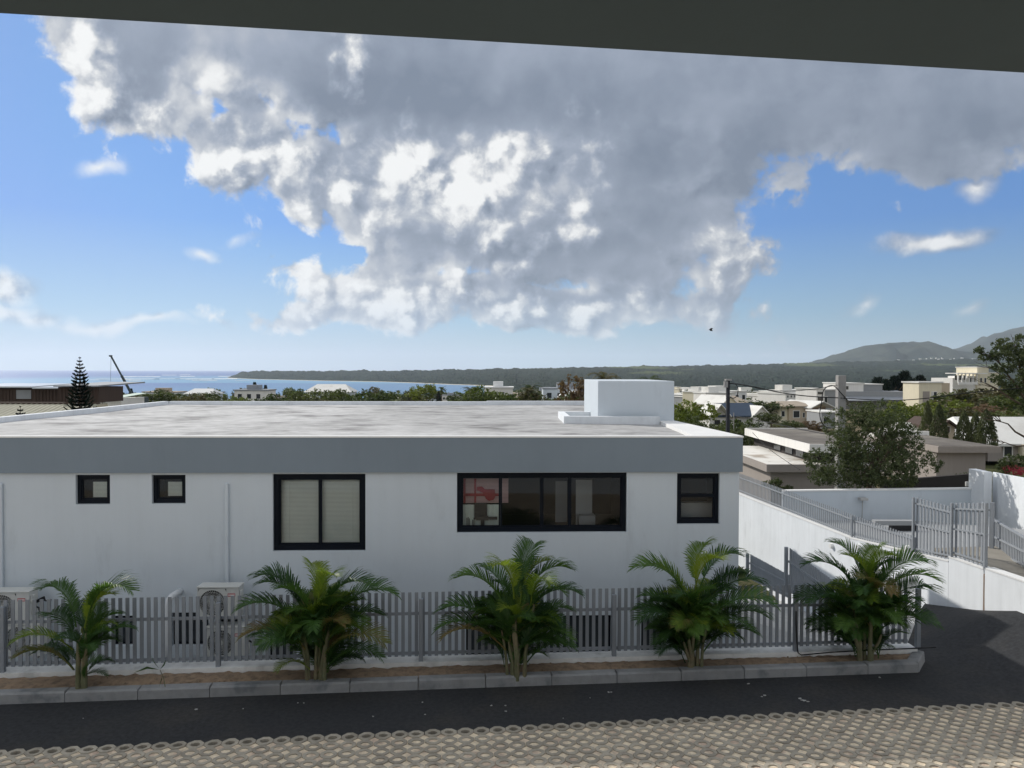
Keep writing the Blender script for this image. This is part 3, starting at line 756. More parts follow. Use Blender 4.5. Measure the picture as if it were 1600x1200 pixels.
# the left kerb runs on to the front
wall_seg(k1, lp(fB, sL + .3, .16), Vector((-13.0, 18.0, 0)), .22, ZR - .1, 4.262)
bpart(k1, 'roof_kerb', M['white_weathered'])
k2 = MB(); wall_seg(k2, Vector((-13.40, 30.0, 0)), Vector((-1.0, 30.6, 0)), .22, ZR - .1, 4.26)
wall_seg(k2, Vector((-1.0, 30.6, 0)), Vector((3.9, 30.9, 0)), .22, ZR - .1, 4.285)
bpart(k2, 'roof_kerb', M['white_weathered'])
k3 = MB(); o1, o2, o3 = lp(fB, sR + .01, .0), Vector((4.31, 20.1, 0)), Vector((4.1, 24.5, 0)); i1, i2, i3 = lp(fB, sR - .98, .165), Vector((3.86, 20.0, 0)), Vector((3.8, 24.5, 0))
o1 = lp(fB, sR + .01, .162)
for (a, b, c, d) in ((o1, o2, i2, i1), (o2, o3, i3, i2)):
    k3.hexa([a + UP * 4.0, b + UP * 4.0, c + UP * 4.0, d + UP * 4.0], [a + UP * (ZT + .001), b + UP * (ZT + .004), c + UP * (ZT + .004), d + UP * (ZT + .001)])
bpart(k3, 'roof_kerb', M['lip'])
k4 = MB()
k4.box(1.35, 3.84, 19.9, 20.08, ZR - .02, 4.317); k4.box(1.35, 1.52, 20.08, 22.4, ZR - .02, 4.315); k4.box(1.52, 2.26, 22.22, 22.4, ZR - .02, 4.313)
o = bpart(k4, 'shaft_kerb', M['white_weathered'])
hs = MB(); hs.box(2.27, 4.28, 20.25, 24.1, ZR - .1, 5.235)
o = bpart(hs, 'stair_housing', M['white']); bevel(o, .012)
k5 = MB(); k5.fbox(fB, -4, 14.2, .165, .30, ZR, ZR + .05)

def window_unit(name_label, h, fw, splits, pane_blind, depth=.17, name='window', back=.5):
    """frame, sashes and panes set back in the opening h = s0, s1, z0, z1; splits: sash boundaries in s"""
    s0, s1, z0, z1 = h; off = OFF + .07
    mb = MB(); g_ = .004
    mb.fbox(fB, s0 + g_, s0 + fw, off, off + .09, z0 + g_, z1 - g_); mb.fbox(fB, s1 - fw, s1 - g_, off, off + .09, z0 + g_, z1 - g_)
    mb.fbox(fB, s0 + fw, s1 - fw, off, off + .09, z0 + g_, z0 + fw * 1.1); mb.fbox(fB, s0 + fw, s1 - fw, off, off + .09, z1 - fw, z1 - g_)
    w_ = bpart(mb, name, M['alu'])
    if name_label: w_['label'] = name_label
    a = [s0 + fw] + splits + [s1 - fw]
    sm_ = MB(); st_ = .034; e = off + .025
    for q0, q1 in zip(a, a[1:]):
        zb, zt = z0 + fw * 1.1, z1 - fw
        sm_.fbox(fB, q0 + .001, q0 + st_, e, e + .04, zb, zt); sm_.fbox(fB, q1 - st_, q1 - .001, e, e + .04, zb, zt)
        sm_.fbox(fB, q0 + st_, q1 - st_, e, e + .04, zb, zb + st_); sm_.fbox(fB, q0 + st_, q1 - st_, e, e + .04, zt - st_, zt)
        pm = MB(); pm.quad(lp(fB, q0 + st_, e + .02, zb + st_), lp(fB, q1 - st_, e + .02, zb + st_), lp(fB, q1 - st_, e + .02, zt - st_), lp(fB, q0 + st_, e + .02, zt - st_))
        bpart(pm, 'pane', M['glass'], w_)
    bpart(sm_, 'sash', M['alu'], w_)
    if pane_blind:
        bmb = MB(); y = off + .13; zz = pane_blind[3]; zlo = pane_blind[2]
        while zz > zlo:
            q0, q1 = pane_blind[0], pane_blind[1]
            bmb.quad(lp(fB, q0, y - .010, zz - .016), lp(fB, q1, y - .010, zz - .016), lp(fB, q1, y + .010, zz + .004), lp(fB, q0, y + .010, zz + .004)); zz -= .026
        for q_ in (.1, .9):
            s_ = pane_blind[0] + (pane_blind[1] - pane_blind[0]) * q_; bmb.fbox(fB, s_ - .003, s_ + .003, y - .014, y - .012, zlo, pane_blind[3])
        bb = bpart(bmb, 'blind', M['blind'], w_); bb['kind'] = 'stuff'
    # dim room behind
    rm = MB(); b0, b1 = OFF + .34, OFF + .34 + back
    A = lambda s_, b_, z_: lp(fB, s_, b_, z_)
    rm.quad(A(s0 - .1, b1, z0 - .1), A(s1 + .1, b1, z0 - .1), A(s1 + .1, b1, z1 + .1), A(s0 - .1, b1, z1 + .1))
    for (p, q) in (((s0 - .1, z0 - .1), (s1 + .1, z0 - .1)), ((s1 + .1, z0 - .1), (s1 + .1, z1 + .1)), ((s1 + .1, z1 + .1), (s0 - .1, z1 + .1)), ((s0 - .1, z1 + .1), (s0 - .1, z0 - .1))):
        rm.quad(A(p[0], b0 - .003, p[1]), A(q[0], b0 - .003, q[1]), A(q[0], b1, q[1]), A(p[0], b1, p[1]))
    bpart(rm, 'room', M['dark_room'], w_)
    return w_
for i, h in enumerate(W_[:2]):
    wx = h[1] - h[0]
    window_unit(None, h, .07, [], (h[0] + wx * .36, h[1] - .08, h[2] + .12, h[3] - .17))
h = W_[2]; window_unit('tall two-panel sliding window with lowered cream blinds', h, .10, [(h[0] + h[1]) / 2], (h[0] + .12, h[1] - .12, h[2] + .14, h[3] - .12))
h = W_[3]; wd = h[1] - h[0]
w4 = window_unit('wide four-panel sliding window with a dark office inside', h, .085, [h[0] + wd * .255, h[0] + wd * .50, h[0] + wd * .665], None, back=2.2)
def inroom(px, py, off): 
    c = onplane(px, py, lp(fB, 0, off), BN); return (c - fB[0]).dot(fB[1]), c.z
# office inside: rose blind above, pale curtain below standing in for the bright far window, red cloth and an office chair
cur = MB(); s0, z1 = inroom(721, 748, .42); s1, z0 = inroom(782, 826, .42); zm = inroom(750, 786, .42)[1]
nn = 30
for i in range(nn):
    a = s0 + (s1 - s0) * i / nn; b = s0 + (s1 - s0) * (i + 1) / nn; o1_ = .42 + .012 * math.sin(i * 1.3); o2_ = .42 + .012 * math.sin((i + 1) * 1.3)
    cur.quad(lp(fB, a, o1_, z0), lp(fB, b, o2_, z0), lp(fB, b, o2_, zm - .03), lp(fB, a, o1_, zm - .03))
bpart(cur, 'daylight_curtain', M['daylight_curtain'], w4)  # hung close to the glass; its paleness imitates daylight from the far window
rb = MB(); zz = z1
while zz > zm:
    rb.quad(lp(fB, s0, .41, zz - .02), lp(fB, s1 + .16, .41, zz - .02), lp(fB, s1 + .16, .425, zz + .002), lp(fB, s0, .425, zz + .002)); zz -= .028
o = bpart(rb, 'blind', M['pink'], w4, kind='stuff')
rc = MB()
def pxbox(mb, x0, x1, y0, y1, off, th):
    a0, zt_ = inroom(x0, y0, off); a1, zb_ = inroom(x1, y1, off); mb.fbox(fB, a0, a1, off, off + th, zb_, zt_)
pxbox(rc, 741, 744, 748, 786, .385, .01); pxbox(rc, 726, 782, 771, 775, .384, .01); pxbox(rc, 724, 727.5, 748, 786, .385, .01)
sil = [(745, 761), (753, 760), (757, 764), (762, 765), (765, 764.5), (773, 765), (774, 776), (771, 781), (764, 783), (759, 779), (755, 770), (745, 766)]
f_ = [lp(fB, inroom(x, y, .37)[0], .37, inroom(x, y, .37)[1]) for x, y in sil]; g2 = [p + BN * .012 for p in f_]
rc.poly(f_[::-1]); 
for a, b, c, d in zip(f_, f_[1:] + f_[:1], g2[1:] + g2[:1], g2): rc.quad(a, b, c, d)
bpart(rc, 'hanging_cloth', M['red'], w4)
ch = MB(); c0 = inroom(753, 800, .40); X0, Z0 = c0
def el(mb, s_, z_, rs, rz, off, th, m_=14):
    f_ = [lp(fB, s_ + rs * math.cos(t), off, z_ + rz * math.sin(t)) for t in [2 * math.pi * i / m_ for i in range(m_)]]; b_ = [p + BN * th for p in f_]
    mb.poly(f_[::-1]); mb.poly(b_)
    for a, b, c, d in zip(f_, f_[1:] + f_[:1], b_[1:] + b_[:1], b_): mb.quad(a, b, c, d)
pxbox(ch, 741, 761, 786, 812, .34, .04); pxbox(ch, 744, 763, 807, 813, .30, .07); pxbox(ch, 751, 757, 812, 827, .33, .03); pxbox(ch, 742, 747, 800, 809, .29, .03); pxbox(ch, 761, 777, 808, 812, .30, .05)
o = bpart(ch, 'chair', M['black'], w4)
pn = MB()
for (x, y) in ((729, 809), (731, 808), (733, 810), (738, 812), (740, 809)): pxbox(pn, x, x + 1, y, 825, .36, .006)
bpart(pn, 'pen', M['black'], w4, kind='stuff')
cb = MB(); pxbox(cb, 900, 925, 750, 824, 1.0, .02); pxbox(cb, 905, 930, 806, 822, .75, .3); pxbox(cb, 868, 886, 752, 824, 1.6, .02)
bpart(cb, 'cupboard', M['grey_band'], w4)
h = W_[4]; w5 = window_unit('dark casement window beside the right corner, split by a horizontal bar', h, .075, [], None, back=.9)
tr = MB(); zb5 = sof(1090, 774, OFF + .1)[1]; tr.fbox(fB, h[0] + .075, h[1] - .075, OFF + .07, OFF + .16, zb5 - .03, zb5 + .03); bpart(tr, 'transom', M['alu'], w5)
it = MB(); pxbox(it, 1063, 1117, 786, 812, .5, .2); bpart(it, 'storage_box', M['grey_band'], w5)
# window of the lower storey seen through the fence
for h in LOW:
    mb = MB(); s0, s1, z0, z1 = h; off = OFF + .1
    mb.fbox(fB, s0 + .002, s0 + .05, off, off + .06, z0, z1); mb.fbox(fB, s1 - .05, s1 - .002, off, off + .06, z0, z1); mb.fbox(fB, s0 + .05, s1 - .05, off, off + .06, z0 + .002, z0 + .05); mb.fbox(fB, s0 + .05, s1 - .05, off, off + .06, z1 - .05, z1 - .002)
    w_ = bpart(mb, 'lower_window', M['alu']); pm = MB(); pm.fbox(fB, s0 + .05, s1 - .05, off + .02, off + .03, z0 + .05, z1 - .05)
    bpart(pm, 'pane', M['window_dark'], w_)
# conduits down the wall
for px, pa, pb in ((2.5, 755, 918), (355, 755, 912)):
    s_, zt_ = sof(px, pa, OFF); _, zb_ = sof(px, pb, OFF); mb = MB(); mb.fbox(fB, s_ - .035, s_ + .035, OFF - .06, OFF - .001, zb_ - .1, zt_)
    o = bpart(mb, 'conduit', M['white']); bevel(o, .01)
# vent pipe with elbow
vp = [onplane(px, py, lp(fB, 0, -.35), BN) for px, py in ((263, 1045), (263, 1000), (263, 945))]
top = vp[-1]; vp += [top + Vector((.005, .02, .09)), top + Vector((.03, .08, .135)), top + Vector((.05, .2, .15)), top + Vector((.06, .42, .15))]
mb = MB(); mb.tube(vp, .062, 12); bpart(mb, 'vent_pipe', M['pvc'], smooth=True)
# passage between fence and building
ps = MB(); a, b, c, d = lp(fF, -8, .16), lp(fF, L_f - .05, .16), lp(fB, sR - .06, OFF), lp(fB, sL, OFF)
ps.poly([a + UP * -.35, b + UP * -.35, c + UP * -.35, d + UP * -.35]); ps.build('passage_floor', M['concrete'], kind='structure')

# ------------------------------------------------------------------ air conditioners
def ac_unit(px0, px1, py0, label, lower=False, zoff=0., W=None):
    Yf = -.50                       # front of the casing, in front of the facade
    a0, zt = inroom(px0, py0, Yf); a1, _ = inroom(px1, py0, Yf); Wd = a1 - a0; H = .62; Dp = .30
    base = lp(fB, a0, Yf, zt - H); t = thing('air_conditioner', label, 'air conditioner', base, 'outdoor air conditioner units')
    fr = (Vector((0, 0, 0)), fB[1], BN)
    q = lambda a, b, z: fr[1] * a + fr[2] * b + UP * z
    mb = MB(); cx, cz, r = Wd * .36, H * .50, H * .40; seg = 28
    ang = [2 * math.pi * i / seg for i in range(seg)]
    ring = [(cx + r * math.cos(t_), cz + r * math.sin(t_)) for t_ in ang]
    def sq(t_):
        c_, s_ = math.cos(t_), math.sin(t_); k = min((min(cx, Wd - cx) - .015) / max(abs(c_), 1e-6), (H / 2 - .015) / max(abs(s_), 1e-6)); return (cx + c_ * k, cz + s_ * k)
    sqr = [sq(t_) for t_ in ang]; x1 = cx + min(cx, Wd - cx) - .015; x0_ = cx - min(cx, Wd - cx) + .015
    for i in range(seg):
        j = (i + 1) % seg
        mb.quad(q(sqr[i][0], 0, sqr[i][1]), q(ring[i][0], 0, ring[i][1]), q(ring[j][0], 0, ring[j][1]), q(sqr[j][0], 0, sqr[j][1]))
        mb.quad(q(ring[i][0], 0, ring[i][1]), q(ring[i][0], .05, ring[i][1]), q(ring[j][0], .05, ring[j][1]), q(ring[j][0], 0, ring[j][1]))
    mb.fbox(fr, x1, Wd, 0.0, Dp, .0, H - .02); mb.fbox(fr, 0, x0_, .0, Dp, 0, H - .02)
    mb.fbox(fr, x0_, x1, .0, Dp, 0, .015); mb.fbox(fr, x0_, x1, .051, Dp, .015, H - .035); mb.fbox(fr, x0_, x1, 0, .05, H - .035, H - .02)
    mb.build('casing', M['ac'], t)
    tp = MB(); tp.fbox(fr, -.01, Wd + .01, -.012, Dp + .01, H - .019, H + .006); o = tp.build('top_cover', M['ac'], t); bevel(o, .006, 2)
    gm = MB(); gm.fbox(fr, x0_ + .01, x1 - .01, .045, .0508, .02, H - .04); gm.build('fan_well', M['black'], t)
    fb_ = MB()
    for k in range(3):
        t0 = k * 2.094
        for i in range(5):
            ta, tb_ = t0 + i * .2, t0 + (i + 1) * .2
            p = lambda tt, rr, yy: q(cx + rr * math.cos(tt), yy, cz + rr * math.sin(tt))
            fb_.quad(p(ta, .05, .04), p(tb_, .05, .04), p(tb_, r * .9, .03 + i * .002), p(ta, r * .9, .03 + i * .002))
    fb_.build('fan', mat('grey_fan_blade', (.16, .17, .18), .5, .05), t)
    gr_ = MB()
    for i in range(40):
        t_ = i * math.pi * 2 / 40; rr = [.045, r * .4, r * .7, r * .99]; pts = [q(cx + x_ * math.cos(t_ + k_ * .16), .008 - .006 * math.sin(k_), cz + x_ * math.sin(t_ + k_ * .16)) for k_, x_ in enumerate(rr)]
        gr_.tube(pts, .0028, 4, False)
    for rr in (r * .35, r * .6, r * .85):
        gr_.tube([q(cx + rr * math.cos(a_), .004, cz + rr * math.sin(a_)) for a_ in [2 * math.pi * i / 28 for i in range(29)]], .0025, 4, False)
    gr_.build('grille', M['ac'], t, kind='stuff')
    hb = MB(); f_ = [q(cx + .045 * math.cos(a_), -.002, cz + .045 * math.sin(a_)) for a_ in ang]; hb.poly(f_[::-1])
    b_ = [p + fr[2] * .03 for p in f_]
    for a, b, c, d in zip(f_, f_[1:] + f_[:1], b_[1:] + b_[:1], b_): hb.quad(a, b, c, d)
    hb.build('hub', M['ac'], t)
    bd = MB(); bx0, bx1, bz = Wd * .735, Wd * .915, H - .155
    bd.fbox(fr, bx0, bx1, -.003, 0.0, bz - .028, bz + .028); pl = bd.build('badge', M['ac_red'], t)
    b2 = MB(); b2.fbox(fr, bx0 + .008, bx1 - .008, -.005, -.0031, bz - .010, bz + .010)
    b2.build('badge_lettering', M['ac_white'], pl)
    for k in range(5):
        pass
    hd = MB(); hd.fbox(fr, Wd + .001, Wd + .03, .04, .16, H * .62, H * .86); hd.fbox(fr, Wd + .001, Wd + .05, .08, .14, H * .25, H * .38); o = hd.build('valve_cover', M['ac'], t); bevel(o, .01)
    hz = MB(); hz.tube([q(Wd + .04, .12, H * .5), q(Wd + .09, .16, H * .42), q(Wd + .10, .22, H * .2), q(Wd + .06, .3, -.05)], .018, 6); hz.build('refrigerant_hose', M['black'], t, smooth=True)
    br_ = MB()
    for a in (Wd * .15, Wd * .85): br_.fbox(fr, a - .02, a + .02, .0, .5 + OFF, -.045, -.001)
    br_.build('wall_bracket', M['pole_grey'], t)
    return t
ac_unit(308, 373, 917.5, 'outdoor air conditioner under the second conduit from the left, upper unit')
ac_unit(-22, 45, 925, 'outdoor air conditioner cut by the left edge of the photo, upper of its pair')
ac_unit(322, 383, 980, 'outdoor air conditioner low behind the fence slats, under the unit below the conduit')
ac_unit(5, 66, 975, 'outdoor air conditioner low behind the fence slats in the left corner')
fl = MB(); c = onplane(64, 938, lp(fB, 0, -.2), BN)
fl.hexa([c + Vector(v) for v in ((-.08, -.06, -.04), (.07, -.06, .0), (.07, .04, .0), (-.08, .04, -.04))], [c + Vector(v) for v in ((-.06, -.05, .02), (.05, -.05, .08), (.05, .03, .08), (-.06, .03, .02))])
fl.tube([c + Vector((.03, .02, 0)), c + Vector((.05, .12, -.05)), c + Vector((.05, .24, -.06))], .014, 6)
fl.build('wall_floodlight', M['black'], label='small black floodlight on the white wall beside the left air conditioner', cat='lamp')

# ------------------------------------------------------------------ balcony above and around the viewer
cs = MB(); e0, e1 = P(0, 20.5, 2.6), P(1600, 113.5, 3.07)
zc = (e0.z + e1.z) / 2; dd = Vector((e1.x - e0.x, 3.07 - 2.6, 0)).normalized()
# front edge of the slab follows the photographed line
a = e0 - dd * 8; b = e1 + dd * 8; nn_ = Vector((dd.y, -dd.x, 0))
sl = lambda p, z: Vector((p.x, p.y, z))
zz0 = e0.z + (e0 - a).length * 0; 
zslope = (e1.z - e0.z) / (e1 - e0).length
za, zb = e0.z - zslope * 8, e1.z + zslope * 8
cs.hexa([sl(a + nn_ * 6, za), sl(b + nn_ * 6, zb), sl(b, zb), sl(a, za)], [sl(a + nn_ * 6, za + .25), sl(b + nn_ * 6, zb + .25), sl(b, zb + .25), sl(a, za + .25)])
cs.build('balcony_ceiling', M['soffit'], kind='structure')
bf = MB(); bf.hexa([sl(a + nn_ * 6, 3.75), sl(b + nn_ * 6, 3.75), sl(b + nn_ * 2.2, 3.75), sl(a + nn_ * 2.2, 3.75)], [sl(a + nn_ * 6, 4.0), sl(b + nn_ * 6, 4.0), sl(b + nn_ * 2.2, 4.0), sl(a + nn_ * 2.2, 4.0)])
bf.build('balcony_floor', M['concrete'], kind='structure')
bw = MB(); w0, w1 = a - dd * 16, b + dd * 14
q_ = lambda p, k, z: sl(p + nn_ * k, z)
for (p, q, z0_, z1_) in ((w0, a, .02, 12.), (b, w1, .02, 12.), (a, b, .02, 3.74), (a, b, zb + .26, 12.)):
    k = 5.4 if p in (w0, b) else 6.0
    bw.hexa([q_(p, k + .25, z0_), q_(q, k + .25, z0_), q_(q, k, z0_), q_(p, k, z0_)], [q_(p, k + .25, z1_), q_(q, k + .25, z1_), q_(q, k, z1_), q_(p, k, z1_)])
bw.hexa([q_(a, 6.2, 4.0), q_(b, 6.2, 4.0), q_(b, 5.95, 4.0), q_(a, 5.95, 4.0)], [q_(a, 6.2, za - .002), q_(b, 6.2, zb - .002), q_(b, 5.95, zb - .002), q_(a, 5.95, za - .002)])
bw.build('balcony_wall', M['render_white'], kind='structure')  # unseen facade, widened, raised and whitened to bounce sunlight onto the street

# ------------------------------------------------------------------ drive, walls and fences on the right
def wall_strip(name, label, tops, bottoms_z, thick, m, cat='wall', base=None, joint=None, kind=None):
    """tops: (px, py) along the wall's top on the plane of the drive wall"""
    pts = [wall_pt(px, py) for px, py in tops]; b = Vector((pts[0].x, pts[0].y, bottoms_z))
    t = thing(name, label, cat, b)
    mb = MB(); n_ = -WN * thick
    for p, q in zip(pts, pts[1:]):
        p0, q0 = Vector((p.x, p.y, bottoms_z)), Vector((q.x, q.y, bottoms_z))
        mb.hexa([p0, q0, q0 + n_, p0 + n_], [p, q, q + n_, p + n_])
    shifted(mb, b).build('wall_face', m, t)
    cm = MB()
    for p, q in zip(pts, pts[1:]):
        o_ = WN * .012; i_ = n_ - WN * .012
        cm.hexa([p + o_ + UP * .001, q + o_ + UP * .001, q + i_ + UP * .001, p + i_ + UP * .001], [p + o_ + UP * .035, q + o_ + UP * .035, q + i_ + UP * .035, p + i_ + UP * .035])
    shifted(cm, b).build('coping', M['lip'], t)
    return t
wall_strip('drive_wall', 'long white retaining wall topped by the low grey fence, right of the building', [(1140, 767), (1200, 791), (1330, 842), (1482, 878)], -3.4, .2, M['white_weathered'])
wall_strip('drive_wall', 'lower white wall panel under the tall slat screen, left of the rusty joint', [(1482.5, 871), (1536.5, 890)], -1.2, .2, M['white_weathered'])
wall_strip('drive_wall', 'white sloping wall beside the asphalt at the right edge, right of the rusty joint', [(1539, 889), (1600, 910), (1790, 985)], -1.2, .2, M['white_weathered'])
jt = MB(); j0, j1 = wall_pt(1537.5, 897), wall_pt(1537.5, 957)
jt.hexa([j1 - WD * .02 + WN * .004 - UP * .1, j1 + WD * .02 + WN * .004 - UP * .1, j1 + WD * .02 - WN * .1 - UP * .1, j1 - WD * .02 - WN * .1 - UP * .1], [j0 - WD * .012 + WN * .004, j0 + WD * .012 + WN * .004, j0 + WD * .012 - WN * .1, j0 - WD * .012 - WN * .1])
jt.build('expansion_joint', M['stone'], label='rusty brown joint between the two white wall panels at the tall slat screen', cat='joint')
for px, py in ((1343, 855), (1301, 853), (1420, 857)):
    c = wall_pt(px, py) + WN * .02; mb = MB()
    d_ = WD; r_ = .085
    f_ = [c + d_ * (r_ * math.cos(a)) * 1.1 + UP * (r_ * math.sin(a)) for a in [R(22.5 + 45 * i) for i in range(8)]]; g_ = [p + WN * .07 - (p - c) * .2 for p in f_]; h_ = [p - WN * .03 for p in f_]
    mb.poly(g_)
    for a, b, e, f in zip(f_, f_[1:] + f_[:1], g_[1:] + g_[:1], g_): mb.quad(a, b, e, f)
    for a, b, e, f in zip(h_, h_[1:] + h_[:1], f_[1:] + f_[:1], f_): mb.quad(a, b, e, f)
    mb.build('wall_lamp', M['ac_white'], label={1343: 'white wall lamp above the right-hand palm, brightest of the three on the white wall', 1301: 'white wall lamp left of the palm top on the long white wall', 1420: 'white wall lamp right of the palm top below the tall slat screen'}[px], cat='lamp', group='lamps on the retaining wall')
def wfence(name, label, pxa, pxb, ta, tb, ba, bb, pitch, width, rails, posts_f, off=0., mtl='fence_blue', depth=.02, rail_h=.035):
    A_, B_ = wall_pt(pxa, ta), wall_pt(pxb, tb); C_, D_ = wall_pt(pxa, ba), wall_pt(pxb, bb)
    L = Vector((B_.x - A_.x, B_.y - A_.y, 0)).length
    p0 = Vector((A_.x, A_.y, 0)) - WN * (.1 - off); p1 = Vector((B_.x, B_.y, 0)) - WN * (.1 - off)
    return fence(name, label, 'fence', p0, p1, A_.z, B_.z, C_.z + .036, D_.z + .036, pitch, width, depth, rails, rail_h, [L * f for f in posts_f], .05, M[mtl], post_top=.0, post_bot=0, group=None, front=1)
wfence('low_slat_fence', 'low grey slat fence descending along the top of the long white wall', 1142, 1332, 736, 806, 766, 842, .125, .045, (.06, .75), (0.01, .99))
wfence('low_slat_fence', 'end stretch of the low grey fence behind the top of the right-hand palm', 1333, 1428, 807, 840, 843, 865, .125, .045, (.06, .75), (.99,))
wfence('slat_screen', 'tall grey slat screen stepping down towards the joint, left half', 1427, 1486, 777, 793, 866, 878, .128, .055, (.06, .5, .88), (.01,), .04)
wfence('slat_screen', 'tall grey slat screen with a level top above the lower white wall, right half', 1487, 1541, 786, 786, 872, 891, .128, .06, (.06, .5, .88), (.01, .985), .04)
# posts and gate behind
def pfence(name, label, a, b, Ya, Yb, zba, zbb, pitch, width, rails, m='fence_blue', cat='fence', posts_f=(.0, 1.), rail_h=.04, dp=.02):
    """a, b: (px, ytop, ybottom) at depths Ya, Yb"""
    A_, B_ = P(a[0], a[1], Ya), P(b[0], b[1], Yb); C_, D_ = P(a[0], a[2], Ya), P(b[0], b[2], Yb)
    L = Vector((B_.x - A_.x, B_.y - A_.y, 0)).length
    return fence(name, label, cat, Vector((A_.x, A_.y, 0)), Vector((B_.x, B_.y, 0)), A_.z, B_.z, C_.z, D_.z, pitch, width, dp, rails, rail_h, [L * f for f in posts_f], .07, M[m], post_top=.02, post_bot=0, front=1)
pfence('gate_post_screen', 'narrow slat panel standing behind the tall screen at the gate', (1536, 786, 868), (1553, 786, 868), 19.2, 19.0, 0, 0, .09, .05, (.1, .85))
pfence('sliding_gate', 'grey slat gate with sloping top rail at the right edge below the blue-white wall', (1553, 810, 871), (1640, 862, 904), 19.4, 15.6, 0, 0, .12, .055, (.12, .52, .95), cat='gate')
pfence('ramp_fence', 'short grey stepped railing nearest the building corner, going down the ramp', (1172, 866, 905), (1233, 899, 935), 21, 18.6, 0, 0, .075, .045, (.1, .62), posts_f=(0,), m='fence_blue')
pfence('ramp_fence', 'second grey stepped railing on the ramp, behind the fourth palm from the left', (1233, 856, 925), (1302, 908, 965), 18.5, 16.4, 0, 0, .085, .05, (.1, .68), posts_f=(0,), m='fence_blue')
# back wall in shade and the bright wall right of it
bw_ = thing('boundary_wall', 'low white wall in shade across the far side of the drive', 'wall', P(1400, 815, 27))
mb = MB(); a, b = P(1225, 768.5, 27.3), P(1546, 764.5, 26.9)
mb.hexa([Vector((a.x, a.y, -1)), Vector((b.x, b.y, -1)), Vector((b.x, b.y + .2, -1)), Vector((a.x, a.y + .2, -1))], [a, b, b + Vector((0, .2, 0)), a + Vector((0, .2, 0))])
shifted(mb, bw_.location).build('wall_face', M['white'], bw_)
mb = MB(); mb.hexa([a + Vector((0, -.02, .002)), b + Vector((0, -.02, .002)), b + Vector((0, .22, .002)), a + Vector((0, .22, .002))], [a + Vector((0, -.02, .05)), b + Vector((0, -.02, .05)), b + Vector((0, .22, .05)), a + Vector((0, .22, .05))])
shifted(mb, bw_.location).build('coping', M['lip'], bw_)
mb = MB(); c = P(1352, 780, 26.8); mb.box(c.x - .13, c.x + .13, c.y + .05, c.y + .3, c.z - .06, c.z + .02); mb.tube([c + Vector((0, .2, 0)), c + Vector((0, .25, -1.0))], .015, 6)
mb.build('standpipe', M['concrete'], label='small grey outlet bracket on the shaded boundary wall', cat='bracket')
rw = thing('boundary_wall', 'tall bright white wall at the right edge behind the grey gate, with a pillar at its left end', 'wall', P(1545, 812, 26.5))
mb = MB(); a, b = P(1551, 738.5, 26.6), P(1720, 770, 20.0); th = Vector((.15, .2, 0)); g0 = lambda v: Vector((v.x, v.y, -1))
mb.hexa([g0(a), g0(b), g0(b + th), g0(a + th)], [a, b, b + th, a + th]); shifted(mb, rw.location).build('wall_face', M['white_weathered'], rw)
mb = MB(); a = P(1538, 737.5, 26.2); mb.box(a.x, a.x + .27, a.y, a.y + .9, -1, a.z); o = shifted(mb, rw.location).build('pillar', M['white_weathered'], rw); bevel(o, .01)
# surfaces of the upper drive and of the ramp
def sheet(name, pts, m, kind='structure', th=.5):
    mb = MB(); mb.poly(pts)
    for p, q in zip(pts, pts[1:] + pts[:1]): mb.quad(Vector(p) - UP * th, Vector(q) - UP * th, q, p)
    return mb.build(name, m, kind=kind)
W0, W1, W2 = wall_pt(1238, 806), wall_pt(1537, 889), wall_pt(1790, 984)
back_ = -WN * .21
def at(p, z): q = p + back_; return (q.x, q.y, z)
sheet('drive', [at(W0, .25), at(W1, 1.12), (16, 21.5, .95), (14.5, 26.8, .28), (9.6, 27.2, .22)], M['grey_band'])
sheet('drive', [(x, y, z + .05) for x, y, z in (at(W1, 1.12), at(W2, 1.0), (17, 12, 1.05), (16.5, 18.5, 1.10), (13.0, 19.4, 1.06), (10.5, 19.0, 1.08))], M['drive'])
gb = thing('garage_entrance', 'low grey slab with a black block for the dark opening under it behind the low fence', 'entrance', P(1400, 834, 24))
a, b = P(1368, 811.5, 24), P(1430, 811.5, 24); mb = MB(); zb_ = P(1400, 821, 24).z
mb.box(a.x, b.x, 24, 24.25, zb_, a.z - .05); shifted(mb, gb.location).build('slab', M['grey_band'], gb)
mb = MB(); a, b = P(1392, 822, 24.1), P(1432, 822, 24.1); mb.box(a.x, b.x, 24.02, 24.24, .2, zb_ - .002); shifted(mb, gb.location).build('opening', M['black'], gb)  # solid black block stands in for the shade inside the opening
rp = MB()
r = [(4.72, 15.75), (7.45, 14.85), (9.1, 17.2), (6.75, 21.6), (4.6, 24)]
rp.poly([(4.74, 15.75, -.3), (7.45, 14.85, -.15), (10.15, 18.75, -.65), (9.6, 24, -2.2), (9.1, 31, -3.0), (3.9, 31, -3.0), (4.3, 22, -2.2)]); rp.build('ramp', M['concrete'], kind='structure')
rp = MB(); rp.poly([tuple(lp(fF, 13.4, .16, -.36)), (7.7, 14.75, -.36), (7.6, 14.9, -.3), (4.74, 15.75, -.3)]); rp.build('ramp', M['concrete'], kind='structure')

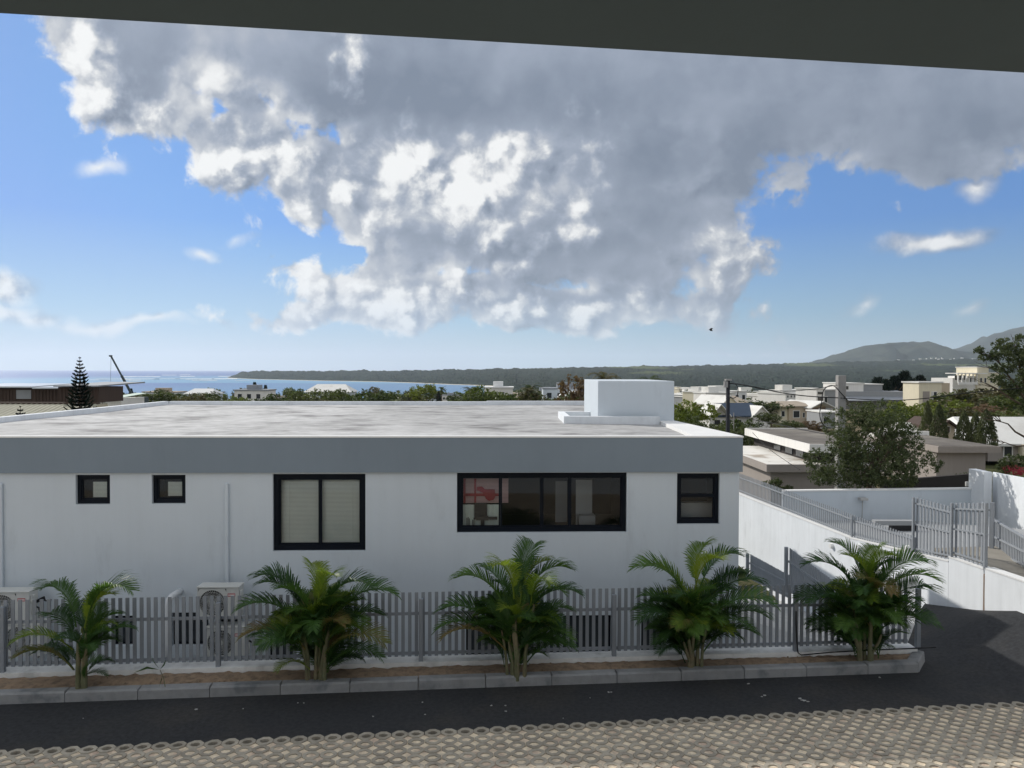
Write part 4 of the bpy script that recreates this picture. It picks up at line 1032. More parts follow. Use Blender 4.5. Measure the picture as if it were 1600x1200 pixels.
# ------------------------------------------------------------------ neighbouring flat-roofed houses
h1 = thing('flat_roofed_house', 'flat-roofed house with two stained pale roof levels left of the big dark tree', 'house', (12, 33, -1)); hb = h1.location
z1 = 1.47; th_ = .28
mb = MB(); mb.box(11.03, 16.0, 33.0, 41.5, z1 - th_, z1); shifted(mb, hb).build('lower_roof', M['roof_pale'], h1)
mb = MB(); mb.box(11.0, 16.05, 32.96, 33.0, z1 - th_ - .02, z1 + .03); mb.box(10.96, 11.0, 32.96, 41.5, z1 - th_ - .02, z1 + .03); shifted(mb, hb).build('fascia', M['taupe'], h1)
mb = MB(); mb.box(11.25, 15.8, 33.3, 41.3, -1.6, z1 - th_ - .022); shifted(mb, hb).build('wall', M['taupe'], h1)
mb = MB(); mb.box(13.0, 16.4, 33.4, 42.5, 1.98, 2.30); shifted(mb, hb).build('upper_roof', M['roof_brown'], h1)
mb = MB(); mb.box(12.93, 13.0, 33.3, 42.6, 1.96, 2.34); mb.box(13.0, 16.4, 33.3, 33.4, 1.96, 2.34); mb.box(13.0, 16.4, 42.5, 42.6, 1.96, 2.36); shifted(mb, hb).build('fascia', M['offwhite'], h1)
mb = MB(); mb.box(13.35, 16.2, 34, 42.3, z1 + .002, 1.978); shifted(mb, hb).build('wall', M['dark_wall'], h1)
mb = MB()
for y in (35, 36.4, 38): mb.box(13.3, 13.349, y, y + .9, z1 + .1, 1.93)
shifted(mb, hb).build('clerestory_window', M['window_dark'], h1)
h2 = thing('flat_roofed_house', 'flat-roofed taupe outbuilding with overhanging slab, right of the big dark tree', 'house', (27, 45, -1)); hb = h2.location
def X_(px, Y): return P(px, 600, Y).x
zt = P(1500, 698, 45).z; zb_ = P(1500, 707.5, 45).z; xa, xb = X_(1467, 45), X_(1566, 45)
mb = MB(); mb.box(xa, xb, 45, 53, zb_, zt); shifted(mb, hb).build('roof_slab', M['taupe'], h2)
mb = MB(); mb.box(xa + .15, xb - .15, 45.15, 52.8, zt + .001, zt + .03); shifted(mb, hb).build('roof_surface', M['roof_brown'], h2)
mb = MB(); mb.box(xa, xb, 52.8, 53, zt + .001, zt + .3); shifted(mb, hb).build('rear_kerb', M['offwhite'], h2)
mb = MB(); mb.box(xa + .13, X_(1548, 45), 45.4, 52.5, -1.6, zb_ - .001); shifted(mb, hb).build('wall', M['taupe'], h2)
dw = thing('yard_wall', 'dark brown yard wall behind the white boundary wall, below the taupe outbuilding', 'wall', P(1450, 768, 30)); mb = MB()
a, b = P(1380, 752, 31), P(1526, 740, 29.5); mb.hexa([g0(a), g0(b), g0(b + Vector((0, .2, 0))), g0(a + Vector((0, .2, 0)))], [a, b, b + Vector((0, .2, 0)), a + Vector((0, .2, 0))]); shifted(mb, dw.location).build('wall_face', M['dark_wall'], dw)
mb = MB(); a = P(1526.5, 739, 29.3); b = P(1540, 739, 29.3); mb.box(a.x, b.x, a.y, a.y + .3, -1, a.z); shifted(mb, dw.location).build('gate_leaf', M['black'], dw)
mb = MB(); a = P(1510, 753, 29.3); mb.box(a.x, a.x + .11, 29.3, 29.4, a.z - .18, a.z); o = mb.build('meter_box', M['concrete'], label='small pale meter box on the dark brown yard wall', cat='box'); bevel(o, .01)

# ------------------------------------------------------------------ houses further off
class House:
    """walls, roof and windows laid out on a front given in photo pixels at distance Y, with real depth behind"""
    def __init__(s, name, label, x0, x1, yt, yb, Y, depth, m, cat='house', group=None, skew=0.):
        s.Y = Y; a, b = P(x0, yt, Y), P(x1, yb, Y); s.a, s.b = a, b; s.depth = depth; s.skew = skew
        s.t = thing(name, label, cat, (a.x, Y, b.z), group); s.o = s.t.location.copy(); s.m = m
    def turn(s, deg):
        c = Vector(((s.a.x + s.b.x) / 2, s.Y + 1.0, s.o.z)); rm = Matrix.Rotation(R(deg), 3, 'Z'); s.t.rotation_euler.z = R(deg); s.t.location = c + rm @ (s.o - c)
    def X(s, px): return P(px, 600, s.Y).x
    def Z(s, py): return P(1300, py, s.Y).z
    def part(s, mb, name, m, parent=None, **k): return shifted(mb, s.o).build(name, m, parent or s.t, **k)
    def block(s, x0, x1, yt, yb, m=None, name='wall', d0=0., d1=None, parapet=0.):
        mb = MB(); mb.box(s.X(x0), s.X(x1), s.Y + d0, s.Y + (d1 or s.depth), s.Z(yb), s.Z(yt)); w_ = s.part(mb, name, m or s.m)
        if parapet:
            mb = MB(); X0, X1, z = s.X(x0), s.X(x1), s.Z(yt); e = parapet
            mb.box(X0 - e, X1 + e, s.Y + d0 - e, s.Y + (d1 or s.depth) + e, z + .001, z + e * 1.3); s.part(mb, 'roof', M['roof_white'])
        return w_
    def win(s, x0, x1, yt, yb, d0=0., m='window_dark', par=None):
        mb = MB(); X0, X1, Z0, Z1 = s.X(x0), s.X(x1), s.Z(yb), s.Z(yt); y = s.Y + d0; f = min(.12, (X1 - X0) * .12)
        mb.box(X0 - f, X0, y - .06, y - .001, Z0 - f, Z1 + f); mb.box(X1, X1 + f, y - .06, y - .001, Z0 - f, Z1 + f); mb.box(X0, X1, y - .06, y - .001, Z1, Z1 + f); mb.box(X0, X1, y - .06, y - .001, Z0 - f, Z0)
        w_ = s.part(mb, 'window', M['offwhite'], par)
        mb = MB(); mb.box(X0, X1, y - .03, y - .002, Z0, Z1); s.part(mb, 'pane', M[m], w_)
    def gable(s, x0, x1, ye, yr, m_roof, d0=-.3, d1=None, over=.35, name='roof', m_gable=None):
        """ridge runs away from the viewer"""
        X0, X1, ze, zr_ = s.X(x0), s.X(x1), s.Z(ye), s.Z(yr); xm = (X0 + X1) / 2; y0, y1 = s.Y + d0, s.Y + (d1 or s.depth); th = .18
        mb = MB(); sl_ = (zr_ - ze) / (xm - X0); e = over
        for sx, xx in ((-1, X0 - e), (1, X1 + e)):
            lo = ze - sl_ * e
            A_ = [(xx, y0, lo), (xm, y0, zr_), (xm, y1, zr_), (xx, y1, lo)]
            if sx > 0: A_ = A_[::-1]
            mb.hexa(A_, [(x, y, z + th) for x, y, z in A_])
        s.part(mb, name, m_roof)
        mb = MB(); mb.poly([(X0, s.Y, ze), (X1, s.Y, ze), (xm, s.Y, zr_ - .02)]); mb.poly([(X1, y1 - .1, ze), (X0, y1 - .1, ze), (xm, y1 - .1, zr_ - .02)]); s.part(mb, 'gable', m_gable or s.m)
    def hip_side(s, x0, x1, ye, yr, m_roof, depth=None, inset=0.3, name='roof'):
        """ridge runs across the view"""
        X0, X1, ze, zr_ = s.X(x0), s.X(x1), s.Z(ye), s.Z(yr); y0, y1 = s.Y - .4, s.Y + (depth or s.depth) + .4; ym = (y0 + y1) / 2; i_ = (X1 - X0) * inset * .5
        mb = MB(); A_, B_, C_, D_ = (X0, y0, ze), (X1, y0, ze), (X1, y1, ze), (X0, y1, ze); E_, F_ = (X0 + i_, ym, zr_), (X1 - i_, ym, zr_)
        mb.quad(A_, B_, F_, E_); mb.quad(C_, D_, E_, F_); mb.tri(B_, C_, F_); mb.tri(D_, A_, E_)
        mb.hexa([(x, y, z - .2) for x, y, z in (A_, B_, C_, D_)], [A_, B_, C_, D_]); s.part(mb, name, m_roof)

h = House('blue_roofed_house', 'white gabled house with dark blue-grey roof behind the dark pole', 1100, 1206, 632, 672, 130, 6, M['offwhite'])
h.block(1104, 1204, 650, 676, d0=.6); h.hip_side(1112, 1202, 650, 631.5, M['roof_blue'], depth=8, inset=.12)
g1 = House.gable; h.gable(1101, 1130, 648, 632.5, M['roof_white'], d0=-1.4, d1=4, m_gable=M['offwhite']); 
mb = MB(); h.block(1102, 1129, 648, 676, d0=-.05, d1=4, name='porch_wall'); h.block(1176, 1205, 651, 676, d0=-.4, d1=4, name='wing_wall')
h.Y -= .35; h.gable(1175, 1206, 651, 636.5, M['roof_white'], d0=-.5, d1=5); h.win(1187, 1195, 653, 661); h.Y += .35
h.win(1110, 1120, 656, 664, d0=-.06); h.win(1134, 1142, 657, 666, d0=.6); h.win(1150, 1160, 657, 667, d0=.6); h.turn(14)
h = House('peach_roofed_house', 'house with peach gable roof beyond the blue-roofed house', 1118, 1176, 618, 645, 175, 10, M['cream'])
h.block(1122, 1174, 632, 650); h.gable(1120, 1150, 632, 619.5, M['roof_white']); h.hip_side(1143, 1180, 632, 620, M['roof_tan']); h.turn(25)
h = House('tan_house', 'two-storey tan house with pale gables and a veranda left of the concrete post', 1207, 1306, 626, 668, 150, 6, M['tan'])
h.block(1222, 1268, 634, 672, M['tan']); h.hip_side(1210, 1270, 634, 627.5, M['roof_tan'], inset=.3); h.block(1207, 1224, 634, 670, d0=.4, m=M['cream'])
h.gable(1254, 1300, 637, 628, M['roof_white'], d0=-2, d1=7, m_gable=M['tan']); h.block(1256, 1298, 637, 672, d0=.02, m=M['stone']); h.block(1256, 1299, 652.5, 654.5, d0=-1.6, d1=.0, name='balcony', m=M['offwhite'])
for px in (1256, 1272, 1298): h.block(px, px + 1.4, 638, 652.4, d0=-1.5, d1=-1.3, name='column', m=M['offwhite'])
h.win(1231, 1243, 642, 652); h.win(1250, 1254, 645, 652); h.win(1262, 1269, 644, 652); h.win(1210, 1216, 642, 650, d0=.4); h.turn(24)
h = House('stone_outhouse', 'small blue-grey block in front of the tan house beside the big dark tree', 1284, 1312, 644, 668, 120, 6, M['grey_band'])
h.block(1284, 1312, 645, 670, parapet=.15); h.win(1287, 1295, 652, 660)
h = House('modern_white_house', 'white modern villa with dark openings left of the concrete post', 1268, 1320, 606, 640, 185, 7, M['offwhite'])
h.block(1268, 1284, 608, 640, parapet=.2); h.block(1284, 1318, 610, 640, M['grey_band'], d0=1, parapet=.2); h.win(1270, 1281, 612, 616); h.win(1270, 1281, 620, 627); h.win(1290, 1296, 620, 632, d0=1); h.turn(22)
h = House('modern_white_house', 'long pale villa with sloping grey roof right of the concrete post', 1318, 1430, 598, 640, 190, 14, M['offwhite'])
h.block(1322, 1430, 612, 640, M['grey_band'], d0=2); h.block(1322, 1358, 600, 613, M['offwhite'], d0=3, parapet=.2); h.block(1357, 1391, 601.5, 613, M['grey_band'], d0=4, parapet=.2)
mb = MB(); mb.hexa([(h.X(1322), h.Y - 2, h.Z(626)), (h.X(1431), h.Y - 2, h.Z(626)), (h.X(1431), h.Y + 9, h.Z(612)), (h.X(1322), h.Y + 9, h.Z(612))], [(h.X(1322), h.Y - 2, h.Z(625)), (h.X(1431), h.Y - 2, h.Z(625)), (h.X(1431), h.Y + 9, h.Z(611)), (h.X(1322), h.Y + 9, h.Z(611))]); h.part(mb, 'sloping_roof', M['roof_grey'])
for x in (1328, 1342, 1412, 1421): h.win(x, x + 4, 628.5, 634, d0=2)
h.win(1330, 1334, 603.5, 609, d0=3)
h = House('cream_building', 'tall cream block with two recessed bays right of the pale villa', 1430, 1486, 596, 655, 170, 5, M['cream'])
h.block(1431, 1472, 598, 655, M['cream'], parapet=.25); h.block(1472, 1487, 598, 655, M['tan'], d0=.05)
h.block(1438, 1450, 611, 634, M['taupe'], name='bay', d0=-.05, d1=.0); h.win(1454, 1463, 612, 632, m='window_dark')
h.block(1454.5, 1457, 612, 632, M['offwhite'], name='shutter', d0=-.14, d1=-.07); h.turn(12)
h = House('terraced_block', 'white multi-storey block with open pergola frames on the rise at the right', 1476, 1572, 573, 620, 250, 9, M['offwhite'])
h.block(1480, 1512, 590, 618, M['offwhite']); h.block(1512, 1530, 587, 618, M['offwhite'], d0=1); h.block(1528, 1550, 573.5, 620, M['cream'], d0=.5, parapet=.2); h.block(1550, 1572, 582, 620, M['cream'], d0=1, parapet=.2)
for x in (1476, 1483, 1490, 1497, 1504, 1511): h.block(x, x + 1.2, 583.6, 597, M['offwhite'], name='pergola_post', d0=-3, d1=-2.7)
h.block(1475, 1530, 582, 583.5, M['offwhite'], name='pergola_roof', d0=-3.2, d1=2); h.block(1476, 1512, 596, 600, M['offwhite'], name='terrace_wall', d0=-3.2, d1=-3)
for x, y in ((1484, 586), (1492, 586), (1500, 586), (1516, 590), (1522, 590), (1534, 590), (1542, 590), (1556, 590), (1563, 590)): h.win(x, x + 3.5, y, y + 7, d0=0 if x < 1512 else (1 if x < 1528 or x > 1550 else .5))
h.turn(14)
h = House('white_roofed_house', 'large low house under bright white roof planes at the right edge', 1425, 1640, 655, 720, 62, 10, M['tan'])
h.block(1545, 1640, 692, 720, M['taupe']); h.hip_side(1524, 1680, 692, 655.5, M['roof_white'], depth=9, inset=.2); h.block(1592, 1640, 693, 722, M['cream'], d0=-.6, d1=0.)
h.win(1570, 1582, 697, 712)
h.hip_side(1422, 1530, 690, 664, M['roof_white'], depth=7, inset=.25)
h.block(1432, 1525, 690.5, 710, M['taupe'], d0=.2)
h.Y -= .8; h.block(1469, 1493, 668, 690, M['tan'], d0=.02, d1=4); h.gable(1468, 1494, 668, 658.5, M['brown_wood'], d0=-.35, d1=5, over=.15, m_gable=M['tan']); h.win(1479, 1484.5, 666, 675, m='brown_wood'); h.Y += .8
for i, (x0, x1, yt, yb, Y, mm, lab) in enumerate(((1074, 1104, 607, 622, 420, 'offwhite', 'long low white warehouse beyond the bright green tree'), (1058, 1073, 606, 618, 400, 'cream', 'small pale block just right of the rooftop housing'),
        (1060, 1120, 618, 634, 260, 'grey_band', 'dull grey shed roofs in front of the white warehouse'), (1221, 1262, 613, 632, 230, 'offwhite', 'white stepped modern house above the tan house'), (1196, 1224, 617, 634, 240, 'offwhite', 'low white house with a bare roof left of the stepped one'))):
    h = House('far_house', lab, x0, x1, yt, yb, Y, 12, M[mm]); w_ = x1 - x0
    h.block(x0, x1, yt + 3, yb + 8, parapet=.2); h.block(x0 + w_ * .1, x0 + w_ * .5, yt, yt + 3, d0=2, parapet=.2)
    for k in range(int(w_ / 7)): h.win(x0 + 3 + k * 7, x0 + 5.5 + k * 7, yt + 5, yt + 8)
    h.turn(24)
hs_ = thing('cable_frame', 'green lawn slope beyond the dark pole', 'lawn', (0, 0, 0)); bpy.data.objects.remove(hs_)
a = [P(1180, 620.5, 270), P(1225, 620.5, 270), P(1222, 614, 300), P(1190, 614, 300)]
mb = MB(); mb.hexa([p - UP * 6 for p in a], a); mb.build('lawn', mat('yellow_green_grass', (.16, .20, .04), 1., .15, .3), kind='structure')  # yellow-green base colour with slight noise

# ------------------------------------------------------------------ left: timber building, sheds, crane
h = House('timber_building', 'brown timber-clad building with pale roof panels beside the tall conifer', 0, 160, 606, 640, 45, 2.4, M['brown_wood'])
h.block(-60, 97, 611, 634, M['brown_wood']); h.block(97, 160, 608, 632, M['brown_wood'], d0=-.4)
for i in range(40):
    pass
for k in range(34):   # upright boards
    px = -20 + k * 5.2
    if 25 < px < 50: continue
    y0 = 0 if px < 96 else -.4; mb = MB(); X0 = h.X(px); mb.box(X0, X0 + .13, h.Y + y0 - .03, h.Y + y0 - .001, h.Z(632), h.Z(611.5 if px < 96 else 609)); h.part(mb, 'board', M['brown_wood'])
mb = MB(); mb.box(h.X(26), h.X(49), h.Y - .05, h.Y - .001, h.Z(627), h.Z(613)); h.part(mb, 'shutter', M['grey_band'])
def slab(x0, x1, yt, yb, d0, d1, m, nm):
    mb = MB(); mb.hexa([(h.X(x0), h.Y + d0, h.Z(yb)), (h.X(x1), h.Y + d0, h.Z(yb)), (h.X(x1), h.Y + d1, h.Z(yt)), (h.X(x0), h.Y + d1, h.Z(yt))], [(h.X(x0), h.Y + d0, h.Z(yb) + .08), (h.X(x1), h.Y + d0, h.Z(yb) + .08), (h.X(x1), h.Y + d1, h.Z(yt) + .08), (h.X(x0), h.Y + d1, h.Z(yt) + .08)]); h.part(mb, nm, m)
slab(-60, 54, 606.5, 609.5, -.3, 4, M['solar'], 'roof_panel'); slab(55, 96, 608, 611, -.3, 4, M['solar'], 'roof_panel'); slab(96, 163, 604, 607.5, -.8, 5, M['roof_grey'], 'roof_panel')
h.block(-60, 175, 630.5, 633.5, M['brown_wood'], name='eave_board', d0=-1.6, d1=-1.3)
mb = MB(); n_ = 60
for k in range(n_):   # corrugated lower roof
    xa, xb = -60 + k * 4., -60 + (k + 1) * 4.; za = .0 if k % 2 else .05
    mb.quad((h.X(xa), h.Y - 4.6, h.Z(652) + za), (h.X(xb), h.Y - 4.6, h.Z(652) + .05 - za), (h.X(xb), h.Y - 1.5, h.Z(633) + .05 - za), (h.X(xa), h.Y - 1.5, h.Z(633) + za))
h.part(mb, 'corrugated_roof', M['khaki'])
cr_t = thing('crane', 'dark telescopic crane boom leaning over the coast, right of the tall conifer', 'crane', P(210, 622, 150))
mb = MB(); a, b, c = P(209, 622, 150), P(190, 587, 150), P(173.5, 556.5, 150); cb_ = cr_t.location
mb.tube([a, b], .25, 4); shifted(mb, cb_).build('boom', M['crane'], cr_t)
mb = MB(); mb.tube([b, c], .17, 4); shifted(mb, cb_).build('telescopic_boom', M['crane'], cr_t)
mb = MB(); mb.box(c.x - .35, c.x + .2, 149.85, 150.15, c.z - .1, c.z + .2); shifted(mb, cb_).build('head', M['crane'], cr_t)
mb = MB(); mb.tube([c, Vector((c.x - .2, 150, P(173, 612, 150).z))], .025, 4); shifted(mb, cb_).build('rope', M['crane'], cr_t)
mb = MB(); mb.box(a.x - 2.6, a.x + 2.2, 149, 151.5, a.z - 2.2, a.z + .2); shifted(mb, cb_).build('cab', M['crane'], cr_t)
h = House('green_roofed_shed', 'low shed with pale mint sheet roof left of the crane foot', 166, 194, 619, 634, 95, 6, M['offwhite'])
mb = MB(); mb.hexa([(h.X(166), 94, h.Z(626)), (h.X(188), 94, h.Z(626)), (h.X(194), 101, h.Z(620)), (h.X(176), 101, h.Z(620))], [(h.X(166), 94, h.Z(625.4)), (h.X(188), 94, h.Z(625.4)), (h.X(194), 101, h.Z(619.4)), (h.X(176), 101, h.Z(619.4))]); h.part(mb, 'roof', M['roof_green']); h.block(168, 189, 626.5, 640)

# ------------------------------------------------------------------ poles and cables
pt = thing('utility_pole', 'dark timber utility pole rising above the right end of the flat roof', 'pole', P(1137.5, 700, 32)); pb_ = pt.location
a, b = P(1137.5, 700, 32), P(1137.5, 594, 32); mb = MB(); mb.tube([Vector((a.x, 32, -1)), b], [.095, .08], 10); shifted(mb, pb_).build('shaft', M['pole'], pt, smooth=True)
mb = MB(); mb.box(b.x - .12, b.x + .12, 31.85, 32.1, b.z - .02, b.z + .05); mb.box(b.x - .2, b.x - .05, 31.8, 31.95, b.z - .3, b.z - .05); shifted(mb, pb_).build('cap', M['pole_grey'], pt)
p2 = thing('utility_pole', 'square grey concrete post behind the top of the big dark tree', 'pole', P(1316, 700, 31)); qb = p2.location
a, b = P(1310.3, 586.5, 31), P(1322.5, 586.5, 31); mb = MB(); mb.box(a.x, b.x, 31, 31.3, -1, a.z); o = shifted(mb, qb).build('shaft', M['pole_grey'], p2); bevel(o, .015)
p3 = thing('utility_pole', 'thin pale post between the dark pole and the blue-roofed house', 'pole', P(1146.5, 680, 60)); mb = MB(); mb.tube([P(1146.5, 690, 60), P(1146.5, 645, 60)], .035, 6); shifted(mb, p3.location).build('shaft', M['pole_grey'], p3)
def cable(label, pts, Y0, Y1, r):
    n_ = len(pts); q = []
    for i in range((n_ - 1) * 6 + 1):
        t = i / 6; k = min(int(t), n_ - 2); f = t - k
        p0, p1, p2_, p3_ = pts[max(k - 1, 0)], pts[k], pts[k + 1], pts[min(k + 2, n_ - 1)]
        cr2 = lambda a, b, c, d: .5 * (2 * b + (c - a) * f + (2 * a - 5 * b + 4 * c - d) * f * f + (3 * b - a - 3 * c + d) * f ** 3)
        q.append(P(cr2(p0[0], p1[0], p2_[0], p3_[0]), cr2(p0[1], p1[1], p2_[1], p3_[1]), Y0 + (Y1 - Y0) * t / (n_ - 1)))
    MB().tube(q, r, 5).build('cable', M['wire'], smooth=True, label=label, cat='cable', group='overhead cables')
cable('thick black cable sagging from the dark pole past the concrete post', [(1139, 599), (1152, 600), (1180, 605), (1220, 613.5), (1262, 619), (1316, 622)], 32, 31, .022)
cable('black cable running right from the concrete post across the cream block to the photo edge', [(1318, 622), (1360, 624.5), (1410, 625), (1460, 621), (1520, 613), (1600, 606)], 31, 29, .018)
cable('thin cable rising from the sag towards the top of the concrete post', [(1180, 606), (1220, 611), (1262, 609), (1300, 603), (1316, 600)], 31.8, 31, .013)
cable('small loop of spare cable hanging at the top of the dark pole', [(1141, 599), (1149, 600), (1153, 607), (1152, 617), (1147, 622), (1141, 621)], 31.9, 31.9, .018)
cable('large loop of spare cable hanging beside the concrete post', [(1324, 625), (1313, 613), (1303, 603), (1293, 604), (1286, 612), (1283.5, 630), (1281, 645), (1283, 658), (1290, 667), (1298, 669)], 30.9, 30.9, .02)
cable('low thin cable crossing in front of the blue-roofed house down to the tree', [(1150, 650), (1180, 656), (1220, 664), (1262, 673), (1300, 680)], 45, 34, .018)
cable('thin stay wire running down across the stained pale roof', [(1176, 676), (1200, 700), (1228, 720), (1250, 734)], 36, 31.5, .012)
# bird in flight
bt = MB(); c = P(1110.5, 516, 60)
bt.tube([c + Vector((-.16, 0, .02)), c + Vector((-.06, 0, .05)), c, c + Vector((.1, 0, -.03)), c + Vector((.17, 0, -.05))], [.01, .05, .065, .04, .01], 8)
for s_ in (-1, 1):
    a = c + Vector((.02, 0, .03)); mbq = [a + Vector((-.07, .02 * s_, 0)), a + Vector((.07, .02 * s_, 0)), a + Vector((.09, .16 * s_, .12)), a + Vector((-.02, .17 * s_, .14))]; tp_ = a + Vector((.12, .3 * s_, .02))
    bt.poly(mbq); bt.tri(mbq[3], mbq[2], tp_)
bt.build('bird', M['black'], label='small dark bird in the sky above the rooftop housing', cat='bird')

# ------------------------------------------------------------------ vegetation
def leaf_cloud(n, lobes, size, droop=0., seed=0, shell=.45, aspect=.45, down=0.):
    """n leaf-sized quads spread through ellipsoid lobes (cx, cy, cz, rx, ry, rz)"""
    g = np.random.default_rng(seed); L = np.array(lobes, float); vol = L[:, 3] * L[:, 4] * L[:, 5]; pick = g.choice(len(L), n, p=vol ** .75 / (vol ** .75).sum())
    d = g.normal(size=(n, 3)); d /= np.linalg.norm(d, axis=1)[:, None]
    # clumps: leaves gather round twigs
    tw = g.normal(size=(max(8, n // 22), 3)); tw /= np.linalg.norm(tw, axis=1)[:, None]; tr_ = shell + (1 - shell) * g.random(len(tw)) ** .6
    tl = g.choice(len(L), len(tw), p=vol ** .75 / (vol ** .75).sum())
    ti = g.choice(len(tw), n); rr = np.where(g.random(n) < .8, 1, 0)
    c1 = L[tl[ti], :3] + tw[ti] * L[tl[ti], 3:] * tr_[ti][:, None] + d * size * 2.2 * g.random(n)[:, None]
    c2 = L[pick, :3] + d * L[pick, 3:] * (g.random(n) ** .4)[:, None]
    c = np.where(rr[:, None] > 0, c1, c2)
    a = g.normal(size=(n, 3)); a[:, 2] -= down; a /= np.linalg.norm(a, axis=1)[:, None]
    b = np.cross(a, g.normal(size=(n, 3))); b /= np.linalg.norm(b, axis=1)[:, None] + 1e-9
    s = size * (.6 + .8 * g.random(n))[:, None]
    V = np.stack([c - a * s, c + b * s * aspect, c + a * s, c - b * s * aspect], 1).reshape(-1, 3)
    return V, np.arange(n * 4).reshape(n, 4)
def np_mesh(name, V, Fc, m):
    me = bpy.data.meshes.new(name); me.from_pydata(V.tolist(), [], Fc.tolist()); me.materials.append(m); me.update(); return me
def limb_mesh(h, spread, r, nb, seed, m, lean=0., levels=2, z0=0.):
    rd = random.Random(seed); mb = MB()
    def go(p, d, l, r_, lv):
        pts = [p]; q = p
        for i in range(4):
            d = (d + Vector((rd.gauss(0, .13), rd.gauss(0, .13), rd.gauss(0, .06)))).normalized(); q = q + d * l / 4; pts.append(q)
        mb.tube(pts, [r_ * (1 - .13 * i) for i in range(5)], 6 if lv == levels else 4, False)
        if lv > 0:
            for k in range(nb):
                t = rd.uniform(.45, 1); b = pts[0].lerp(pts[-1], t) if t < .99 else pts[-1]; b = pts[min(4, int(t * 4))]
                an = rd.uniform(0, 6.28); dd = (d * .5 + Vector((math.cos(an) * spread, math.sin(an) * spread, rd.uniform(.1, .7)))).normalized()
                go(b, dd, l * rd.uniform(.5, .75), r_ * .5, lv - 1)
    go(Vector((0, 0, z0)), Vector((lean, 0, 1)).normalized(), h, r, levels)
    return mb.mesh('trunk', m)
def tree(name, label, cat, loc, trunk_me, crown_me, group=None, scale=1., rz=0., sc=None):
    t = thing(name, label, cat, loc, group, rz); t.scale = sc or (scale,) * 3
    link('trunk', trunk_me, t); link('crown', crown_me, t); return t
# generic trees, one unit = 1 m, copies share mesh data
BR = []
for k, (mm, mm2) in enumerate((('leaf_mid', 0), ('leaf_olive', 0), ('leaf_dark', 0), ('leaf_bright', 0), ('leaf_brown', 0))):
    for j in range(2):
        rd = random.Random(k * 7 + j); lobes = [(rd.uniform(-1.6, 1.6), rd.uniform(-1.4, 1.4), rd.uniform(2.2, 4.6), rd.uniform(.9, 1.7), rd.uniform(.9, 1.6), rd.uniform(.6, 1.2)) for _ in range(8)] + [(0, 0, 3.4, 1.8, 1.8, 1.3)]
        V, Fc = leaf_cloud(2600, lobes, .17, seed=k * 10 + j, shell=.7)
        BR.append((limb_mesh(2.6, .9, .16, 4, k + j, M['bark']), np_mesh('crown', V, Fc, M[mm]), mm))
# casuarina / conifer-like dark tree
def spiky(seed, m, n=1500):
    g = np.random.default_rng(seed); z = 1.0 + 5.5 * g.random(n) ** .8; r = (1.5 * (1 - (z - .8) / 6.2) ** .7) * g.random(n) ** .5; t = g.random(n) * 6.283
    c = np.stack([r * np.cos(t), r * np.sin(t), z], 1); a = np.stack([np.cos(t) * .5, np.sin(t) * .5, np.ones(n)], 1) + g.normal(size=(n, 3)) * .25; a /= np.linalg.norm(a, axis=1)[:, None]
    b = np.cross(a, g.normal(size=(n, 3))); b /= np.linalg.norm(b, axis=1)[:, None]; s = .33 * (.6 + .8 * g.random(n))[:, None]
    V = np.stack([c - a * s, c + b * s * .22, c + a * s, c - b * s * .22], 1).reshape(-1, 3); return np_mesh('crown', V, np.arange(n * 4).reshape(n, 4), m)
SP = [(limb_mesh(4, .3, .12, 3, 50 + j, M['bark'], levels=1), spiky(60 + j, M['pine'])) for j in range(2)]
# coconut palm
def coconut(seed, m):
    rd = random.Random(seed); mb = MB(); H = 6.2
    for k in range(18):
        an = k / 18 * 6.283 + rd.uniform(-.2, .2); e0_ = rd.uniform(-.1, 1.25); L = rd.uniform(1.7, 2.3); pts = []; p = Vector((0, 0, H)); e = e0_
        for i in range(9):
            pts.append(p.copy()); p = p + Vector((math.cos(an) * math.cos(e), math.sin(an) * math.cos(e), math.sin(e))) * (L / 8); e -= .24
        for i in range(1, 9):
            side = Vector((-math.sin(an), math.cos(an), 0)); w_ = .5 * (1 - (i / 9) ** 2) + .1; f_ = (pts[i] - pts[i - 1])
            for s_ in (-1, 1):
                for q in (0, .5):
                    b0 = pts[i - 1] + f_ * q; tip = b0 + side * s_ * w_ + f_ * .7 + Vector((0, 0, -.28 * w_)); mb.tri(b0, b0 + f_ * .4, tip)
    return mb.mesh('crown', m)
def palm_trunk():
    mb = MB(); mb.tube([Vector((.5 * math.sin(i / 6) * .5, 0, i * 6.2 / 6)) for i in range(7)], [.14 - .008 * i for i in range(7)], 6, False); 
    off = mb.v[-6][0]; return mb.mesh('trunk', M['bark'])
CP = [(palm_trunk(), coconut(s_, M[m_])) for s_, m_ in ((1, 'leaf_mid'), (2, 'leaf_dark'), (3, 'leaf_olive'))]

def zground(d): return float(np.interp(d, [0, 45, 60, 130, 170, 300, 600, 1000, 1300], [-1.2, -1.2, -1.6, -4, -4.6, -9, -22, -36, -43.6]))
def place_tree(kind, px, ytop, Y, label, cat='tree', name='tree', group=None, hmul=1., wmul=None, var=None, yb=None):
    """puts a tree so that its top is at photo pixel (px, ytop), standing on the slope at distance Y"""
    top = P(px, ytop, Y); zg = zground(Y) if yb is None else P(px, yb, Y).z; H = top.z - zg
    if kind == 'palm': tm, cm = CP[var if var is not None else random.randrange(3)]; s_ = H / 7.3
    elif kind == 'spiky': tm, cm = SP[(var or 0) % 2]; s_ = H / 6.8
    else: tm, cm, _ = BR[kind]; s_ = H / 5.6
    ww = wmul if wmul else s_
    return tree(name, label, cat, (top.x, Y, zg), tm, cm, group, sc=(ww, ww, s_), rz=random.uniform(0, 6.28))

